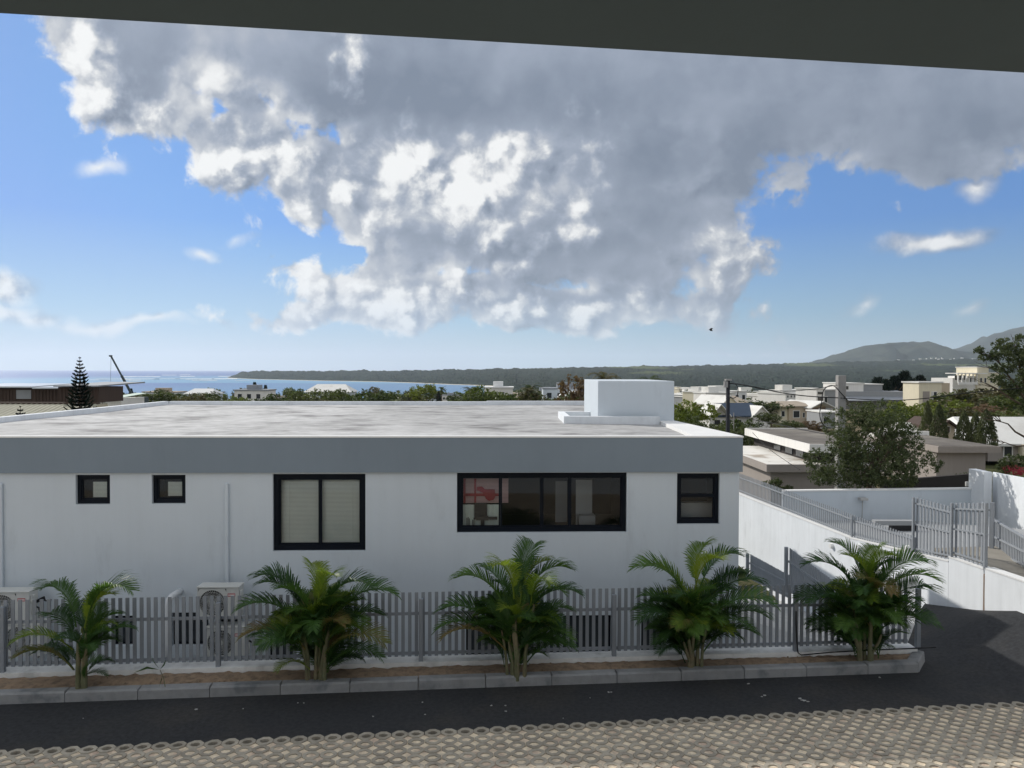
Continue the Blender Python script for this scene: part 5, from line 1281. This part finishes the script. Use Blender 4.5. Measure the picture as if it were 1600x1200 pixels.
# scattered town below: many trees and small houses between the roof edge and the sea
rs_ = random.Random(21)
TL = {'b': 'leafy tree of the coastal town beyond the flat roof', 'p': 'coconut palm among the town trees beyond the flat roof', 's': 'dark feathery tree among the town trees beyond the flat roof'}
cnt = 0
for i in range(620):
    px = rs_.uniform(160, 1075) if i % 5 else rs_.uniform(1060, 1600); Y = 100 * (11 ** rs_.random()); r_ = rs_.random()
    hgt = rs_.uniform(3.5, 8.5) if Y < 450 else rs_.uniform(6, 13)
    zg = zground(Y); yt = 579 + .003 * (px - 800) + F * (EYE - zg - hgt) / Y
    lim = 604 if px < 330 else (598 if px > 560 else 601)
    if px < 200: lim = 610
    if yt < lim or yt > 629: continue
    if px > 915 and px < 1050: continue
    if px > 1060 and Y < 230: continue
    if r_ < .22: place_tree('palm', px, yt, Y, TL['p'], group='coconut palms of the coastal town', name='palm_tree')
    elif r_ < .32: place_tree('spiky', px, yt, Y, TL['s'], group='feathery trees of the coastal town', var=i, wmul=hgt / 7.5 * 1.1)
    else:
        k = rs_.choice([0, 0, 0, 1, 1, 2, 3, 4, 6, 7]); s_ = hgt / 5.6
        place_tree(k, px, yt, Y, TL['b'], group='leafy trees of the coastal town', wmul=s_ * rs_.uniform(1., 1.5))
    cnt += 1
    if cnt > 280: break
# nearer, distinct trees over the parapet
place_tree('spiky', 398, 596.5, 330, 'dark feathery tree standing highest over the roof left of the middle', wmul=1.5)
place_tree('spiky', 415, 601, 330, 'second dark feathery tree just right of the highest one', wmul=1.3)
place_tree('palm', 828, 596.5, 120, 'large dark palm rising over the parapet left of the stair housing', name='palm_tree', hmul=1, wmul=1.15, var=1)
place_tree('spiky', 528, 601, 300, 'dark tree right of the white gabled roof over the parapet', wmul=1.6)
place_tree('palm', 672, 600, 260, 'tall palm silhouetted against the lagoon', name='palm_tree')
place_tree(0, 597, 607, 230, 'broad rounded green tree over the middle of the parapet', wmul=1.5); place_tree(2, 640, 606, 210, 'olive tree just right of the broad rounded one', wmul=1.4)
place_tree('palm', 945, 574, 55, 'withered brown palm top showing above the stair housing', name='palm_tree', wmul=.75, var=2)
place_tree('palm', 1016, 582, 60, 'green palm top showing above the stair housing, right of the withered one', name='palm_tree', wmul=.7, var=1)
place_tree(8, 915, 577, 58, 'bare reddish-brown treetop left of the withered palm', wmul=.9)
place_tree(8, 962, 581, 62, 'reddish dry treetop behind the withered palm', wmul=.8)
place_tree(0, 245, 605, 170, 'wide pale green thicket behind the crane boom', wmul=2.2); place_tree(2, 205, 611, 150, 'green thicket at the crane foot', wmul=1.3)
for i in range(60):
    px = rs_.uniform(170, 1060); Y = rs_.uniform(420, 1100) if i % 5 else rs_.uniform(170, 330); hgt = rs_.uniform(3.5, 7); zg = zground(Y); yt = 579 + F * (EYE - zg - hgt) / Y
    if yt < 606 or yt > 628: continue
    a = P(px, yt, Y); wd = rs_.uniform(6, 13); t = thing('town_house', 'small pale house among the town trees beyond the flat roof', 'house', (a.x, Y, zg), 'small pale houses of the coastal town')
    rm_ = rs_.choice(['roof_white', 'roof_white', 'roof_tan', 'roof_grey', 'lip']); wm = rs_.choice(['offwhite', 'white', 'cream', 'offwhite'])
    mb = MB(); mb.box(-wd / 2, wd / 2, 0, 8, -1, hgt); mb.build('wall', M[wm], t)
    if rs_.random() < .4:
        mb = MB(); X0 = wd / 2 + .4; mb.quad((-X0, -.4, hgt), (X0, -.4, hgt), (X0 * .6, 4, hgt + 1.8), (-X0 * .6, 4, hgt + 1.8)); mb.quad((X0, 8.4, hgt), (-X0, 8.4, hgt), (-X0 * .6, 4, hgt + 1.8), (X0 * .6, 4, hgt + 1.8)); mb.tri((X0, -.4, hgt), (X0, 8.4, hgt), (X0 * .6, 4, hgt + 1.8)); mb.tri((-X0, 8.4, hgt), (-X0, -.4, hgt), (-X0 * .6, 4, hgt + 1.8)); mb.build('roof', M[rm_], t)
    else:
        mb = MB(); mb.box(-wd / 2 - .2, wd / 2 + .2, -.2, 8.2, hgt + .01, hgt + .35); mb.box(-wd * .2, wd * .15, 2, 6, hgt + .36, hgt + 1.6); mb.build('roof', M[rm_], t)
    mb = MB()
    for k in range(int(wd / 2.6)): x = -wd / 2 + 1 + k * 2.6; mb.box(x, x + 1.1, -.05, -.001, hgt - 2.2, hgt - .9)
    if mb.v: mb.build('window_row', M['window_dark'], t)

for i in range(26):
    px = rs_.uniform(1062, 1300); Y = rs_.uniform(200, 620); hgt = rs_.uniform(4, 7); zg = zground(Y); yt = 580 + F * (EYE - zg - hgt) / Y
    if yt < 606 or yt > 632: continue
    a = P(px, yt, Y); wd = rs_.uniform(7, 15); t = thing('town_house', 'small white house on the slope beyond the dark pole', 'house', (a.x, Y, zg), 'small white houses on the slope'); t.rotation_euler.z = R(rs_.uniform(5, 35))
    mb = MB(); mb.box(-wd / 2, wd / 2, 0, 6, -1, hgt); mb.build('wall', M[rs_.choice(['offwhite', 'lip', 'cream'])], t)
    mb = MB(); mb.box(-wd / 2 - .2, wd / 2 + .2, -.2, 6.2, hgt + .01, hgt + .3); mb.box(-wd * .3, wd * .05, 1.5, 5, hgt + .31, hgt + 1.8); mb.build('roof', M['roof_white'], t)
    for k in range(int(wd / 2.6)):
        x = -wd / 2 + 1 + k * 2.6; mb = MB(); mb.box(x, x + 1.1, -.05, -.001, hgt - 2.2, hgt - .9); mb.build('window', M['window_dark'], t)
# trees and bushes on the right
place_tree(6, 1080, 624, 75, 'bright yellow-green tree beside the right end of the rooftop housing', wmul=.85); place_tree(7, 1066, 634, 70, 'low bright green bush hard against the stair housing', wmul=.6)
for i, (px, yt, Y, k, wm, lab) in enumerate(((1100, 650, 62, 4, .75, 'dark green bush left of the dark pole'), (1122, 660, 58, 0, .75, 'mid green bush at the foot of the dark pole'), (1160, 646, 66, 1, .75, 'rounded bush in front of the blue-roofed house'),
        (1185, 660, 64, 4, .7, 'dark bush below the right gable of the blue-roofed house'), (1150, 662, 56, 5, .6, 'leafy bush right of the dark pole foot'), (1215, 662, 78, 2, .8, 'olive bush in front of the tan house'), (1238, 655, 95, 5, .8, 'dark shrub at the tan house wall'),
        (1262, 655, 100, 8, .9, 'dry brown shrub before the stone wall of the tan house'), (1195, 621, 150, 4, 1.8, 'round dark tree between the blue roof and the tan house'), (1205, 643, 120, 5, .9, 'dark green tree at the right gable of the blue-roofed house'),
        (1420, 626, 90, 6, 1.15, 'bright green tree below the cream block'), (1400, 634, 85, 7, .9, 'yellow-green bush left of the drooping columns'), (1480, 624, 95, 6, 1.2, 'bright green tree right of the cream block'), (1500, 601, 110, 0, 2.0, 'loose green tree before the terraced block'),
        (1530, 598, 105, 3, 2.2, 'olive tree with dry twigs before the terraced block'), (1565, 597, 100, 2, 2.2, 'wide olive tree below the right edge tree'), (1598, 602, 90, 0, 2.0, 'green tree at the right edge above the white roof'), (1548, 628, 85, 8, 1.2, 'reddish dry shrub above the white roof'),
        (1512, 628, 80, 3, 1.1, 'olive bush above the tan gable'), (1585, 632, 80, 1, 1.2, 'leafy bush above the white roof at the edge'), (1455, 640, 80, 4, .9, 'dark bush behind the drooping columns'))):
    place_tree(k, px, yt, Y, lab, wmul=wm)
for i, (px, yt, Y, wm) in enumerate(((1372, 588, 205, 2.6), (1384, 591, 200, 2.2), (1398, 586, 205, 2.4), (1413, 578, 205, 2.6), (1424, 590, 200, 2.2), (1438, 585, 210, 2.4))):
    place_tree('spiky', px, yt, Y, 'dark conifer in the clump on the skyline left of the cream block', group='dark conifers in the clump', wmul=wm, var=i)
# drooping columnar trees
def ashoka(seed):
    g = np.random.default_rng(seed); n = 3600; H = 4.0; z = .15 + (H - .15) * g.random(n) ** 1.05; R0 = .85 * (1 - (z / H) ** 1.5) ** .75 + .05; t = g.random(n) * 6.283
    lump = 1 + .22 * np.sin(t * 5 + z * 6) * np.cos(z * 7 + t * 2); r = R0 * (.55 + .45 * g.random(n) ** .5) * lump
    c = np.stack([r * np.cos(t), r * np.sin(t), z], 1); a = np.stack([np.cos(t) * .45, np.sin(t) * .45, -np.ones(n)], 1) + g.normal(size=(n, 3)) * .22; a /= np.linalg.norm(a, axis=1)[:, None]
    b = np.cross(a, g.normal(size=(n, 3))); b /= np.linalg.norm(b, axis=1)[:, None]; s = .12 * (.7 + .6 * g.random(n))[:, None]
    V = np.stack([c - a * s, c + b * s * .32, c + a * s, c - b * s * .32], 1).reshape(-1, 3); return np_mesh('crown', V, np.arange(n * 4).reshape(n, 4), M['ashoka'])
AS = [ashoka(1), ashoka(2)]; atr = MB().tube([(0, 0, 0), (0, 0, 3.6)], [.07, .02], 6).mesh('trunk', M['bark'])
for i, (px, yt, yb, w_, lab) in enumerate(((1449, 627, 688, 17, 'slender drooping columnar tree, leftmost of the five'), (1467, 632, 690, 22, 'drooping columnar tree left of the tan gable'), (1506, 641, 700, 21, 'drooping columnar tree just right of the tan gable'),
        (1524, 645, 702, 21, 'drooping columnar tree in the middle of the right-hand three'), (1541, 640, 704, 27, 'widest drooping columnar tree, in front of the white roof'))):
    Y = 56 - i * .7; a, b = P(px, yt, Y), P(px, yb, Y); s_ = (a.z - b.z) / 4.0; ww = w_ * Y / F / 1.38
    tree('columnar_tree', lab, 'tree', (a.x, Y, b.z), atr, AS[i % 2], 'drooping columnar trees', sc=(ww, ww, s_))
# big dark tree in front of the neighbour's house
Yt = 28.5; base = P(1358, 790, Yt)
def TX(px): return (px - 1358) * Yt / F
def TZ(py): return P(1358, py, Yt).z - base.z
LB = [(1358, 700, 48, 55), (1330, 670, 36, 34), (1375, 655, 38, 30), (1350, 645, 26, 18), (1400, 690, 36, 34), (1420, 715, 36, 26), (1300, 725, 42, 30), (1275, 715, 22, 14), (1330, 745, 50, 20), (1400, 745, 44, 22), (1445, 722, 16, 16), (1362, 722, 60, 36), (1310, 690, 26, 22), (1290, 745, 26, 16), (1415, 680, 26, 20)]
lobes = [(TX(x), random.uniform(-.5, .5), TZ(y), rx * Yt / F, rx * Yt / F * .9, ry * Yt / F) for x, y, rx, ry in LB]
V, Fc = leaf_cloud(26000, lobes, .056, seed=3, shell=.6, aspect=.34)
t = thing('broad_tree', 'big dark feathery tree behind the shaded boundary wall', 'tree', base); link('crown', np_mesh('crown', V, Fc, M['leaf_dark']), t); link('trunk', limb_mesh(2.0, .8, .13, 5, 4, M['bark'], levels=3), t)
# tree reaching in at the right edge
Ye = 36.; base = P(1610, 745, Ye)
LB = [(1590, 545, 20, 12), (1570, 540, 16, 8), (1552, 552, 16, 9), (1536, 560, 12, 7), (1578, 560, 22, 10), (1596, 585, 14, 14), (1604, 600, 16, 22), (1598, 562, 16, 16), (1630, 570, 22, 30), (1586, 528, 12, 6), (1562, 532, 10, 5), (1530, 548, 9, 5), (1560, 575, 18, 8), (1582, 612, 16, 10), (1570, 598, 16, 8), (1545, 590, 14, 6), (1600, 640, 16, 14)]
lobes = [((x - 1610) * Ye / F, random.uniform(-.5, .5), P(1610, y, Ye).z - base.z, rx * Ye / F, rx * Ye / F, ry * Ye / F) for x, y, rx, ry in LB]
V, Fc = leaf_cloud(12500, lobes, .062, seed=8, shell=.3, aspect=.4)
t = thing('edge_tree', 'thin-leaved dark tree reaching in from the right edge against the mountain', 'tree', base); link('crown', np_mesh('crown', V, Fc, M['leaf_dark']), t)
tm = MB(); rd = random.Random(4)
def branch(p, q, r0, lv):
    pts = [p]; 
    for i in range(1, 6):
        c = p.lerp(q, i / 5) + Vector((rd.gauss(0, .04), rd.gauss(0, .04), rd.gauss(0, .05))) * (q - p).length * .4; pts.append(c)
    tm.tube(pts, [r0 * (1 - .15 * i) for i in range(6)], 5, False)
    if lv:
        for k in range(3):
            s_ = pts[rd.randint(2, 5)]; d = (q - p) * rd.uniform(.3, .5); d = d + Vector((rd.gauss(0, .4), rd.gauss(0, .4), rd.gauss(-.05, .2))) * (q - p).length * .3; branch(s_, s_ + d, r0 * .45, lv - 1)
rel_ = lambda x, y: P(x, y, Ye) - base
branch(Vector((0, 0, 0)), rel_(1608, 640), .12, 1); branch(rel_(1608, 640), rel_(1590, 560), .09, 2); branch(rel_(1606, 630), rel_(1552, 556), .07, 2); branch(rel_(1608, 640), rel_(1540, 600), .06, 2)
branch(rel_(1610, 690), rel_(1552, 650), .06, 2); branch(rel_(1610, 700), rel_(1560, 690), .05, 2); branch(rel_(1608, 660), rel_(1640, 560), .09, 2)
tm.build('trunk', M['bark'], t)
# bougainvillea and garden shrubs by the outbuilding
t = thing('bougainvillea', 'pink-flowering shrub behind the bright wall at the right edge', 'shrub', P(1588, 745, 40)); V, Fc = leaf_cloud(900, [(0, 0, .35, .7, .5, .25)], .05, seed=4); link('flowers', np_mesh('flowers', V, Fc, M['flower']), t)
V, Fc = leaf_cloud(1500, [(0, .2, .75, .8, .6, .4), (-.6, .2, .3, .4, .4, .4)], .06, seed=5); link('crown', np_mesh('crown', V, Fc, M['leaf_dark']), t)
for px, py, lab in ((1508, 742, 'low dark shrub before the taupe outbuilding wall'), (1412, 744, 'round clipped green shrub left of the taupe outbuilding'), (1205, 752, 'small dark shrub at the corner of the flat-roofed house'), (1224, 762, 'small dark shrub behind the low fence')):
    t = thing('shrub', lab, 'shrub', P(px, py + 8, 32.4 if px < 1300 else 31.2)); V, Fc = leaf_cloud(900, [(0, 0, .12, .45, .3, .16), (.2, 0, .2, .25, .2, .12)], .04, seed=px); link('crown', np_mesh('crown', V, Fc, M['leaf_dark']), t)
# Norfolk pines on the left
def norfolk(name, label, px, yt, yb, Y, wpx, tiers, seed):
    a, b = P(px, yt, Y), P(px, yb, Y); H = a.z - b.z; Wd = wpx * Y / F / 2; t = thing(name, label, 'tree', b); rd = random.Random(seed)
    MB().tube([(0, 0, 0), (0, 0, H)], [.09 * H / 4, .008], 8).build('trunk', M['bark'], t)
    for k in range(tiers):
        f = k / (tiers - 1); z = H * (.10 + .88 * f ** .93); L = Wd * (1 - f) ** .8 + .03 * H / 4; nb = 10 if f < .8 else 7; mb = MB(); a0 = rd.uniform(0, 1)
        for j in range(nb):
            an = a0 + j * 6.283 / nb + rd.uniform(-.1, .1); d = Vector((math.cos(an), math.sin(an), 0)); s_ = Vector((-d.y, d.x, 0)); Lb = L * rd.uniform(.85, 1.1); pts = []
            m_ = 12
            for i in range(m_ + 1):
                u = i / m_; pts.append(Vector((0, 0, z - .05 * L)) + d * Lb * u + UP * (Lb * (.42 * u * u - .10 * math.sin(u * 3.1))))
            mb.tube(pts[::3], [.016, .013, .01, .008, .005], 4, False)
            for i in range(1, m_ + 1):
                for q in range(3):
                    c = pts[i - 1].lerp(pts[i], q / 3); u = (i + q / 3) / m_; wl = .20 * Lb * (1 - .55 * u) + .04
                    for sg in (-1, 1):
                        tip = c + (s_ * sg * .8 + d * .6).normalized() * wl + UP * wl * .55; w2 = d * .026; mb.tri(c - w2, c + w2, tip); mb.tri(c - w2 + UP * .012, c + w2 - UP * .012, c + d * wl * .5 + UP * wl * rd.uniform(.4, .9) + s_ * sg * wl * .3)
        mb.build('branch_tier', M['pine'], t)
norfolk('norfolk_pine', 'tall dark tiered conifer in front of the timber building', 125.5, 557, 690, 38, 50, 21, 3)
norfolk('norfolk_pine', 'small dark conifer tip above the left parapet, left of the tall one', 32, 635, 672, 30, 22, 6, 5)

# ------------------------------------------------------------------ the five areca palms and the seedling
def frond_mesh(seed, L, e0_, curl, nl=44, leaf=.40, m='palm1', twist=0., nar=1.):
    """one pinnate leaf lying along +X: rachis and drooping leaflets on both sides"""
    rd = random.Random(seed); mb = MB(); pts = []; p = Vector((0, 0, 0)); e = e0_; ns = 14; tang = []
    for i in range(ns + 1):
        pts.append(p.copy()); d = Vector((math.cos(e), 0, math.sin(e))); tang.append(d); p = p + d * (L / ns); e -= curl * (.4 + 1.2 * i / ns) / ns
    mb.cur = 0; mb.tube(pts, [.013 * (1 - .85 * i / ns) for i in range(ns + 1)], 5, False)
    for k in range(nl):
        u = .20 + .80 * k / (nl - 1); f = u * ns; i = min(int(f), ns - 1); c = pts[i].lerp(pts[i + 1], f - i); d = tang[i].lerp(tang[i + 1], f - i); nrm = Vector((-d.z, 0, d.x))
        ll = leaf * (math.sin(min(1, (u - .12) / .5) * 1.57) if u < .62 else 1 - .62 * ((u - .62) / .38) ** 1.3) * rd.uniform(.88, 1.08)
        for sg in (-1, 1):
            fw = .55 + .65 * u; v = (Vector((0, sg, 0)) * nar + d * fw + nrm * rd.uniform(.35, .6)).normalized(); g_ = Vector((0, 0, -1)); w_ = d * .0112
            q0 = c; q1 = c + v * ll * .38; q2 = q1 + (v + g_ * .20).normalized() * ll * .34; q3 = q2 + (v + g_ * rd.uniform(.45, .8)).normalized() * ll * .30
            mb.quad(q0 - w_ * .6, q0 + w_ * .6, q1 + w_, q1 - w_); mb.quad(q1 - w_, q1 + w_, q2 + w_ * .8, q2 - w_ * .8); mb.tri(q2 - w_ * .8, q2 + w_ * .8, q3)
    return mb.mesh('frond', [M[m]])
FR = {}
for m_ in ('palm1', 'palm2', 'palm3', 'palm4'):
    FR[m_] = [frond_mesh(10 + j, 1.0, (1.0, 1.2, .85, 1.35)[j], (1.75, 1.9, 1.7, 1.6)[j], nl=(42, 46, 40, 44)[j], m=m_, nar=(1, .8, 1.1, .7)[j]) for j in range(4)]
def areca(label, px, yb, outer, stems, nfill, seed, hmax=1.1, spread=.16, fillr=(.7, 1.05)):
    """outer: fronds seen in outline: (screen angle in degrees, reach in pixels to the crest, start height, colour)"""
    rd = random.Random(seed); d0 = ray(px, yb); zb_ = .15; b = G(px, yb, zb_); t = thing('areca_palm', label, 'palm', b, 'areca palms along the kerb'); sc_ = b.y / F
    tops = []; outer = [(a, b_, c * 1.03, d, e, f) for a, b_, c, d, e, f in outer]; hmax *= 1.15; nfill = int(nfill * 3.0)
    for k in range(stems):
        an = rd.uniform(0, 6.283); r_ = spread * rd.random() ** .5; x, y = r_ * math.cos(an), r_ * math.sin(an) * .5; hh = hmax * rd.uniform(.35, 1.0); ox, oy = x * 1.9 + rd.gauss(0, .03), y * 1.9
        pts = [Vector((x, y, -.06)), Vector((x * 1.15, y * 1.15, hh * .35)), Vector((ox * .85, oy * .85, hh * .75)), Vector((ox, oy, hh))]; r0 = rd.uniform(.024, .042)
        MB().tube(pts, [r0 * 1.25, r0, r0 * .95, r0 * .5], 8, False).build('stem', M['stem'], t, smooth=True); tops.append(Vector((ox, oy, hh)))
    tops.sort(key=lambda v: v.z)
    def put(me, loc, az_, scale, pitch=0., roll=0.):
        o = link('frond', me, t, loc=loc); o.rotation_euler = (roll, pitch, az_); o.scale = (scale, scale, scale); return o
    for (dx, dy, L, v, mm, depth) in outer:
        # frond whose foot is at pixel offset (dx0) and which reaches towards (dx, dy) from the palm's foot
        an = math.atan2(depth, dx) if abs(dx) > 5 else rd.uniform(1.2, 1.9) * (1 if rd.random() < .5 else -1)
        foot = Vector((dx * sc_ * .16, depth * sc_ * .1, max(.15, (-dy) * sc_ * .62 - .05)))
        put(FR[mm][v], foot, an, L, 0, rd.gauss(0, .15))
    for k in range(nfill):
        an = k * 2.4 + rd.uniform(-.4, .4); tp_ = rd.choice(tops); foot = Vector((tp_.x * .8, tp_.y * .8, tp_.z * (rd.uniform(.12, .55) if k % 2 else rd.uniform(.5, 1.0)))); q = rd.random()
        mm = 'palm1' if q < .52 else ('palm4' if q < .82 else ('palm2' if q < .93 else 'palm3'))
        if k % 2 == 0 and rd.random() < .22: mm = 'palm2'
        if foot.z < .45 and mm == 'palm2': mm = 'palm1'
        if foot.z < .6 and math.sin(an) < -.1: an = -an if rd.random() < .7 else an; foot.z = max(foot.z + .2, .45 + .3 * rd.random())
        put(FR[mm][rd.choice((1, 3, 3, 0)) if k % 2 == 0 else rd.randrange(4)], foot, an, rd.uniform(*fillr) * (.85 if k % 2 else 1.), rd.uniform(-.35, .3) if k % 2 == 0 else rd.uniform(-.25, .25), rd.gauss(0, .25))
    return t
# outer fronds: dx, dy (pixels from the foot to the crest), length in metres, variant, colour, depth pixels
areca('small sparse palm, leftmost of the five by the kerb', 128, 1077,
      [(-60, -165, 1.15, 1, 'palm4', 20), (70, -190, 1.2, 1, 'palm4', -20), (-75, -110, .95, 2, 'palm2', -30), (-60, -130, .9, 0, 'palm1', 30), (-70, -60, .95, 0, 'palm3', -40), (-80, -55, .9, 2, 'palm1', 20), (60, -100, .8, 0, 'palm1', 30), (15, -150, .9, 3, 'palm2', 40), (30, -165, .9, 3, 'palm2', -10)], 3, 8, 5, .85, .07, (.55, .8))
areca('full arching palm, second from the left by the kerb', 492, 1064,
      [(-90, -180, 1.2, 1, 'palm1', 20), (80, -180, 1.2, 1, 'palm1', -20), (-95, -140, 1.25, 0, 'palm1', -30), (115, -150, 1.35, 0, 'palm1', 20), (-90, -90, 1.15, 2, 'palm3', -20), (-95, -70, 1.1, 2, 'palm4', 30), (105, -80, 1.25, 2, 'palm3', -30), (100, -95, 1.15, 0, 'palm1', 40), (-20, -185, 1.0, 3, 'palm2', 30), (25, -195, 1.0, 3, 'palm2', -30), (-40, -170, .9, 3, 'palm4', -40), (110, -40, 1.1, 2, 'palm1', -20), (-40, -40, .7, 2, 'palm2', -50)], 8, 24, 11, 1.1, .16, (.75, 1.1))
areca('broad palm with a drooping yellowed frond, middle of the five', 806, 1056,
      [(-90, -165, 1.2, 1, 'palm4', 20), (80, -190, 1.15, 1, 'palm4', 20), (100, -165, 1.1, 0, 'palm1', -20), (-20, -205, 1.1, 3, 'palm2', -30), (10, -215, 1.1, 3, 'palm4', 30), (-105, -95, 1.35, 0, 'palm1', 20), (-100, -75, 1.25, 2, 'palm3', -30), (-110, -85, 1.3, 2, 'palm4', -10), (85, -90, 1.0, 2, 'palm4', -50), (95, -110, 1.0, 0, 'palm1', 30), (90, -35, 1.0, 0, 'palm1', -10), (-70, -170, 1.0, 3, 'palm1', 50), (40, -190, 1.0, 3, 'palm2', 20)], 9, 26, 23, 1.2, .17, (.75, 1.1))
areca('dense palm in front of the building corner, fourth from the left', 1083, 1043,
      [(-75, -185, 1.2, 1, 'palm4', 10), (60, -205, 1.15, 1, 'palm1', 20), (10, -205, 1.05, 3, 'palm2', -20), (-60, -165, 1.0, 3, 'palm2', 20), (100, -150, 1.3, 0, 'palm1', 20), (110, -120, 1.35, 0, 'palm1', -30), (-85, -110, 1.1, 2, 'palm1', -30), (-80, -90, 1.05, 0, 'palm4', 20), (115, -85, 1.3, 2, 'palm1', 10), (70, -100, 1.0, 2, 'palm4', -50), (90, -45, 1.1, 0, 'palm1', -20), (35, -200, 1.1, 3, 'palm2', 30), (-60, -40, .8, 2, 'palm1', -40)], 7, 26, 37, 1.15, .15, (.75, 1.1))
areca('dense round palm at the end of the planting bed, rightmost of the five', 1352, 1034,
      [(-85, -175, 1.2, 1, 'palm1', 10), (75, -180, 1.25, 1, 'palm4', 10), (0, -205, 1.0, 3, 'palm2', -30), (95, -160, 1.25, 0, 'palm4', -20), (-95, -110, 1.2, 0, 'palm1', -30), (-100, -125, 1.15, 2, 'palm1', 20), (105, -115, 1.35, 0, 'palm1', 20), (100, -85, 1.1, 2, 'palm1', -30), (-60, -90, 1.0, 2, 'palm4', -60), (-25, -200, 1.0, 3, 'palm4', 30), (40, -190, 1.0, 3, 'palm2', 30), (10, -120, .9, 2, 'palm4', -80)], 5, 28, 51, 1.2, .12, (.75, 1.05))
# seedling
b = G(259, 1076, .14); t = thing('seedling', 'thin seedling with three folded leaves right of the leftmost palm', 'plant', b)
sc_ = b.y / F; q = lambda x, y, dy=0.: Vector(((x - 259) * sc_, dy, (1076 - y) * sc_))
MB().tube([q(259, 1078), q(256, 1060), q(250, 1046)], [.008, .007, .005], 5, False).build('stem', M['stem'], t)
for tip, mid, w_ in ((q(212, 1048, -.1), q(232, 1041, -.05), .035), (q(232, 1021, .05), q(240, 1033), .03), (q(262, 1028, -.04), q(257, 1037, 0), .035), (q(252, 1072, -.1), q(255, 1058, -.05), .03)):
    a = q(250, 1046); mb = MB(); n_ = Vector((.2, -.6, .8)) * w_; mb.quad(a, mid - n_, tip, mid + n_ * .2); mb.quad(a, mid + n_ * .2, tip, mid + n_); mb.build('leaf', M['palm1'], t)

# ------------------------------------------------------------------ haze
HAZE = True
if HAZE:
    hz = MB(); hz.box(-42000, 42000, -42000, 42000, -75, 900)
    m = bpy.data.materials.new('sea_air'); m.use_nodes = True; nt = m.node_tree; nt.nodes.clear()
    out = nt.nodes.new('ShaderNodeOutputMaterial'); v = nt.nodes.new('ShaderNodeVolumePrincipled'); v.inputs['Density'].default_value = 3.6e-5
    v.inputs['Color'].default_value = (.84, .92, 1, 1); v.inputs['Anisotropy'].default_value = .3; nt.links.new(v.outputs[0], out.inputs['Volume'])
    hz.build('haze', m, kind='stuff')
